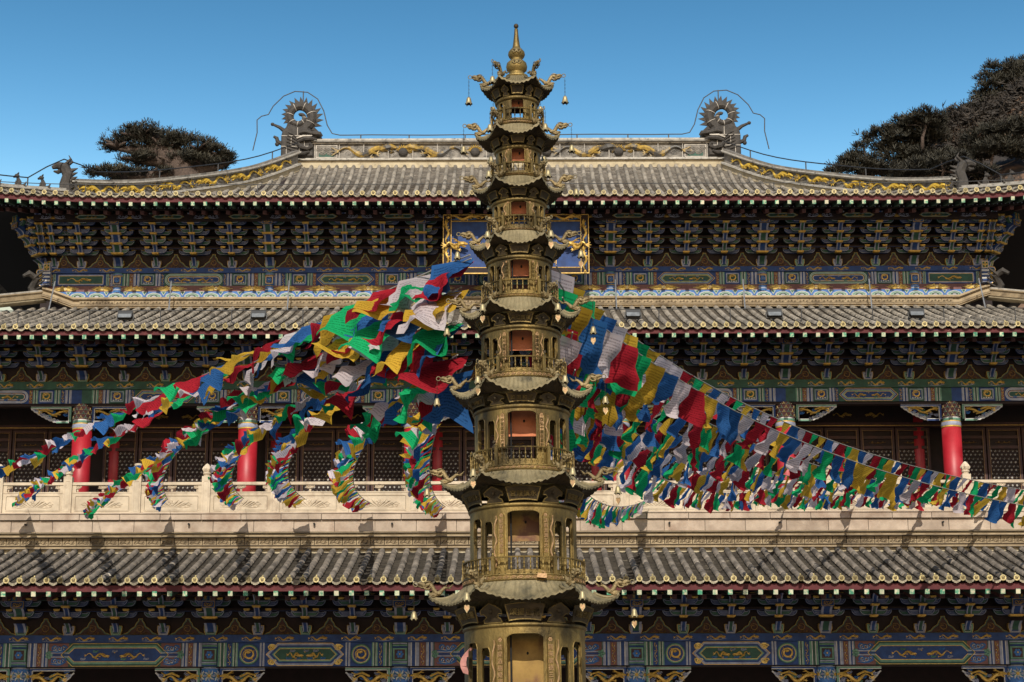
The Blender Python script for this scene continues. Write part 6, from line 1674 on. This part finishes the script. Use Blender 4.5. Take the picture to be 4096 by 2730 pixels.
# ------------------------------------------------------------------ lightning-conductor wires, lamps, poles, spouts
def wire(label, pts, posts, r=.022):
    P0 = Vector(pts[0]); th = thing('lightning_wire', label, 'wire', tuple(P0))
    m = MB(); m.tube([Vector(p_) - P0 for p_ in pts], r, 5, 'iron'); obj('conductor', m, th, tuple(P0))
    for a, b_ in posts:
        m = MB(); m.tube([Vector(a) - P0, Vector(b_) - P0], r * 1.1, 5, 'iron'); obj('stay', m, th, tuple(P0))
z = 26.57 + .22
pts = []; posts = []
def arch(s_):
    o = [(-1.75, .35), (-1.60, 1.10), (-1.62, 1.62), (-1.45, 1.78), (-1.18, 1.85), (-1.0, 2.2), (-.6, 2.62), (-.15, 2.82), (.35, 2.78), (.75, 2.5), (1.0, 2.0), (1.15, 1.4), (1.35, 1.05), (1.65, .98), (2.0, .98)]
    return [(RXC + s_ * 8.38 + (-s_) * x, RY, 25.8 + zz) for x, zz in o]
La = arch(-1); Ra = arch(1)
line = La + [(RXC + x, RY, z - .02 * (i % 2)) for i, x in enumerate((-5.5, -3.3, -1.1, 1.1, 3.3, 5.5))] + Ra[::-1]
for x in (-5.9, -4.0, -1.8, .4, 2.6, 4.6, 6.2): posts.append(((RXC + x, RY, 26.55), (RXC + x, RY, z)))
for s_ in (-1, 1): posts.append(((RXC + s_ * 8.20, RY, 28.1), (RXC + s_ * 8.20, RY, 28.62)))
wire('thin dark wire looping over the main ridge and both ridge-end beasts', line, posts)
for s_, nm in ((-1, 'left'), (1, 'right')):
    pts = []; posts = []
    for i in range(24):
        t = .03 + .92 * i / 23; p_ = hip_pt(s_, t); up_ = (.78 if t < .66 else .44) + .30
        if .60 < t < .72: up_ = 1.55 - abs(t - .66) * 8
        pts.append((p_.x, p_.y, p_.z + up_))
        if i % 4 == 2 and not .58 < t < .74: posts.append(((p_.x, p_.y, p_.z + (.76 if t < .66 else .42)), pts[-1]))
    wire('thin dark wire on stays above the %s hip ridge of the top roof' % nm, pts, posts)
pts = []; posts = []
for i in range(-30, 31):
    x = i * .53; pts.append((X0 + x, 57.4, roof_z(ROOFS[2], x, 57.4) + .36))
    if i % 5 == 0: posts.append((pts[-1], (pts[-1][0], 57.4, pts[-1][2] - .30)))
wire('thin wire strung just above the eave discs of the top roof', pts, posts, .014)
pts = []; posts = []
for i in range(-32, 33):
    x = i * .5; pts.append((X0 + x, 53.2, roof_z(ROOFS[1], x, 53.2) + .42))
    if i % 4 == 0: posts.append((pts[-1], (pts[-1][0], 53.2, pts[-1][2] - .36)))
wire('thin wire on short stays along the middle roof eave', pts, posts, .014)
lampm = MB(); lampm.box((0, 0, .10), (.42, .16, .20), 'lamp_black', rx=R(-25)); lampm.box((0, -.095, .07), (.36, .02, .13), 'lamp_glass', rx=R(-25)); lampm.tube([(-.23, 0, 0), (-.23, .05, .16)], .014, 5, 'lamp_black'); lampm.tube([(.23, 0, 0), (.23, .05, .16)], .014, 5, 'lamp_black'); lampm.box((0, .02, -.02), (.48, .1, .03), 'lamp_black')
LAMP = lampm.mesh('floodlight')
names = ['leftmost', 'second from left', 'third from left', 'rightmost']
for (x, nm) in ((-11.15, 'leftmost of four on the middle roof'), (-7.35, 'second from the left on the middle roof'), (3.32, 'third from the left on the middle roof, beside the flags'), (7.35, 'fourth from the left on the middle roof'), (11.4, 'rightmost on the middle roof')):
    thing('floodlight', 'black floodlight on the tiles, ' + nm, 'floodlight', (X0 + x, 54.0, roof_z(ROOFS[1], x, 54.0) + .12), 'floodlights on the middle roof', mesh=LAMP)
for x, nm in ((-14.2, 'by the left corner beast'), (-10.55, 'left of the flags, above a column'), (-6.95, 'just left of the prayer flags'), (3.05, 'just right of the bronze tower'), (6.95, 'right of the prayer flags'), (10.8, 'right of the flags, above a column'), (14.25, 'by the right corner beast')):
    m = MB(); lean = .12 if abs(x) > 14 else .02
    m.tube([(0, 0, 0), (lean * (1 if x < 0 else -1), .1, .95)], .022, 6, 'steel')
    thing('steel_pole', 'thin steel rod leaning on the carved band, ' + nm, 'rod', (X0 + x, 57.5, 15.55), 'rods on the middle roof', mesh=m.mesh('steel_pole'))
for k, x in enumerate((-12.95, -8.65, -5.35, -3.3, 2.02, 4.0, 6.9, 11.2)):
    m = MB(); m.tube([(0, .1, 0), (0, -.10, -.01)], .028, 8, 'lamp_black'); m.tube([(0, -.101, -.01), (0, -.104, -.01)], .018, 8, 'black')
    obj('drain_spout', m, terr, (X0 + x, TW + .0, 8.02))
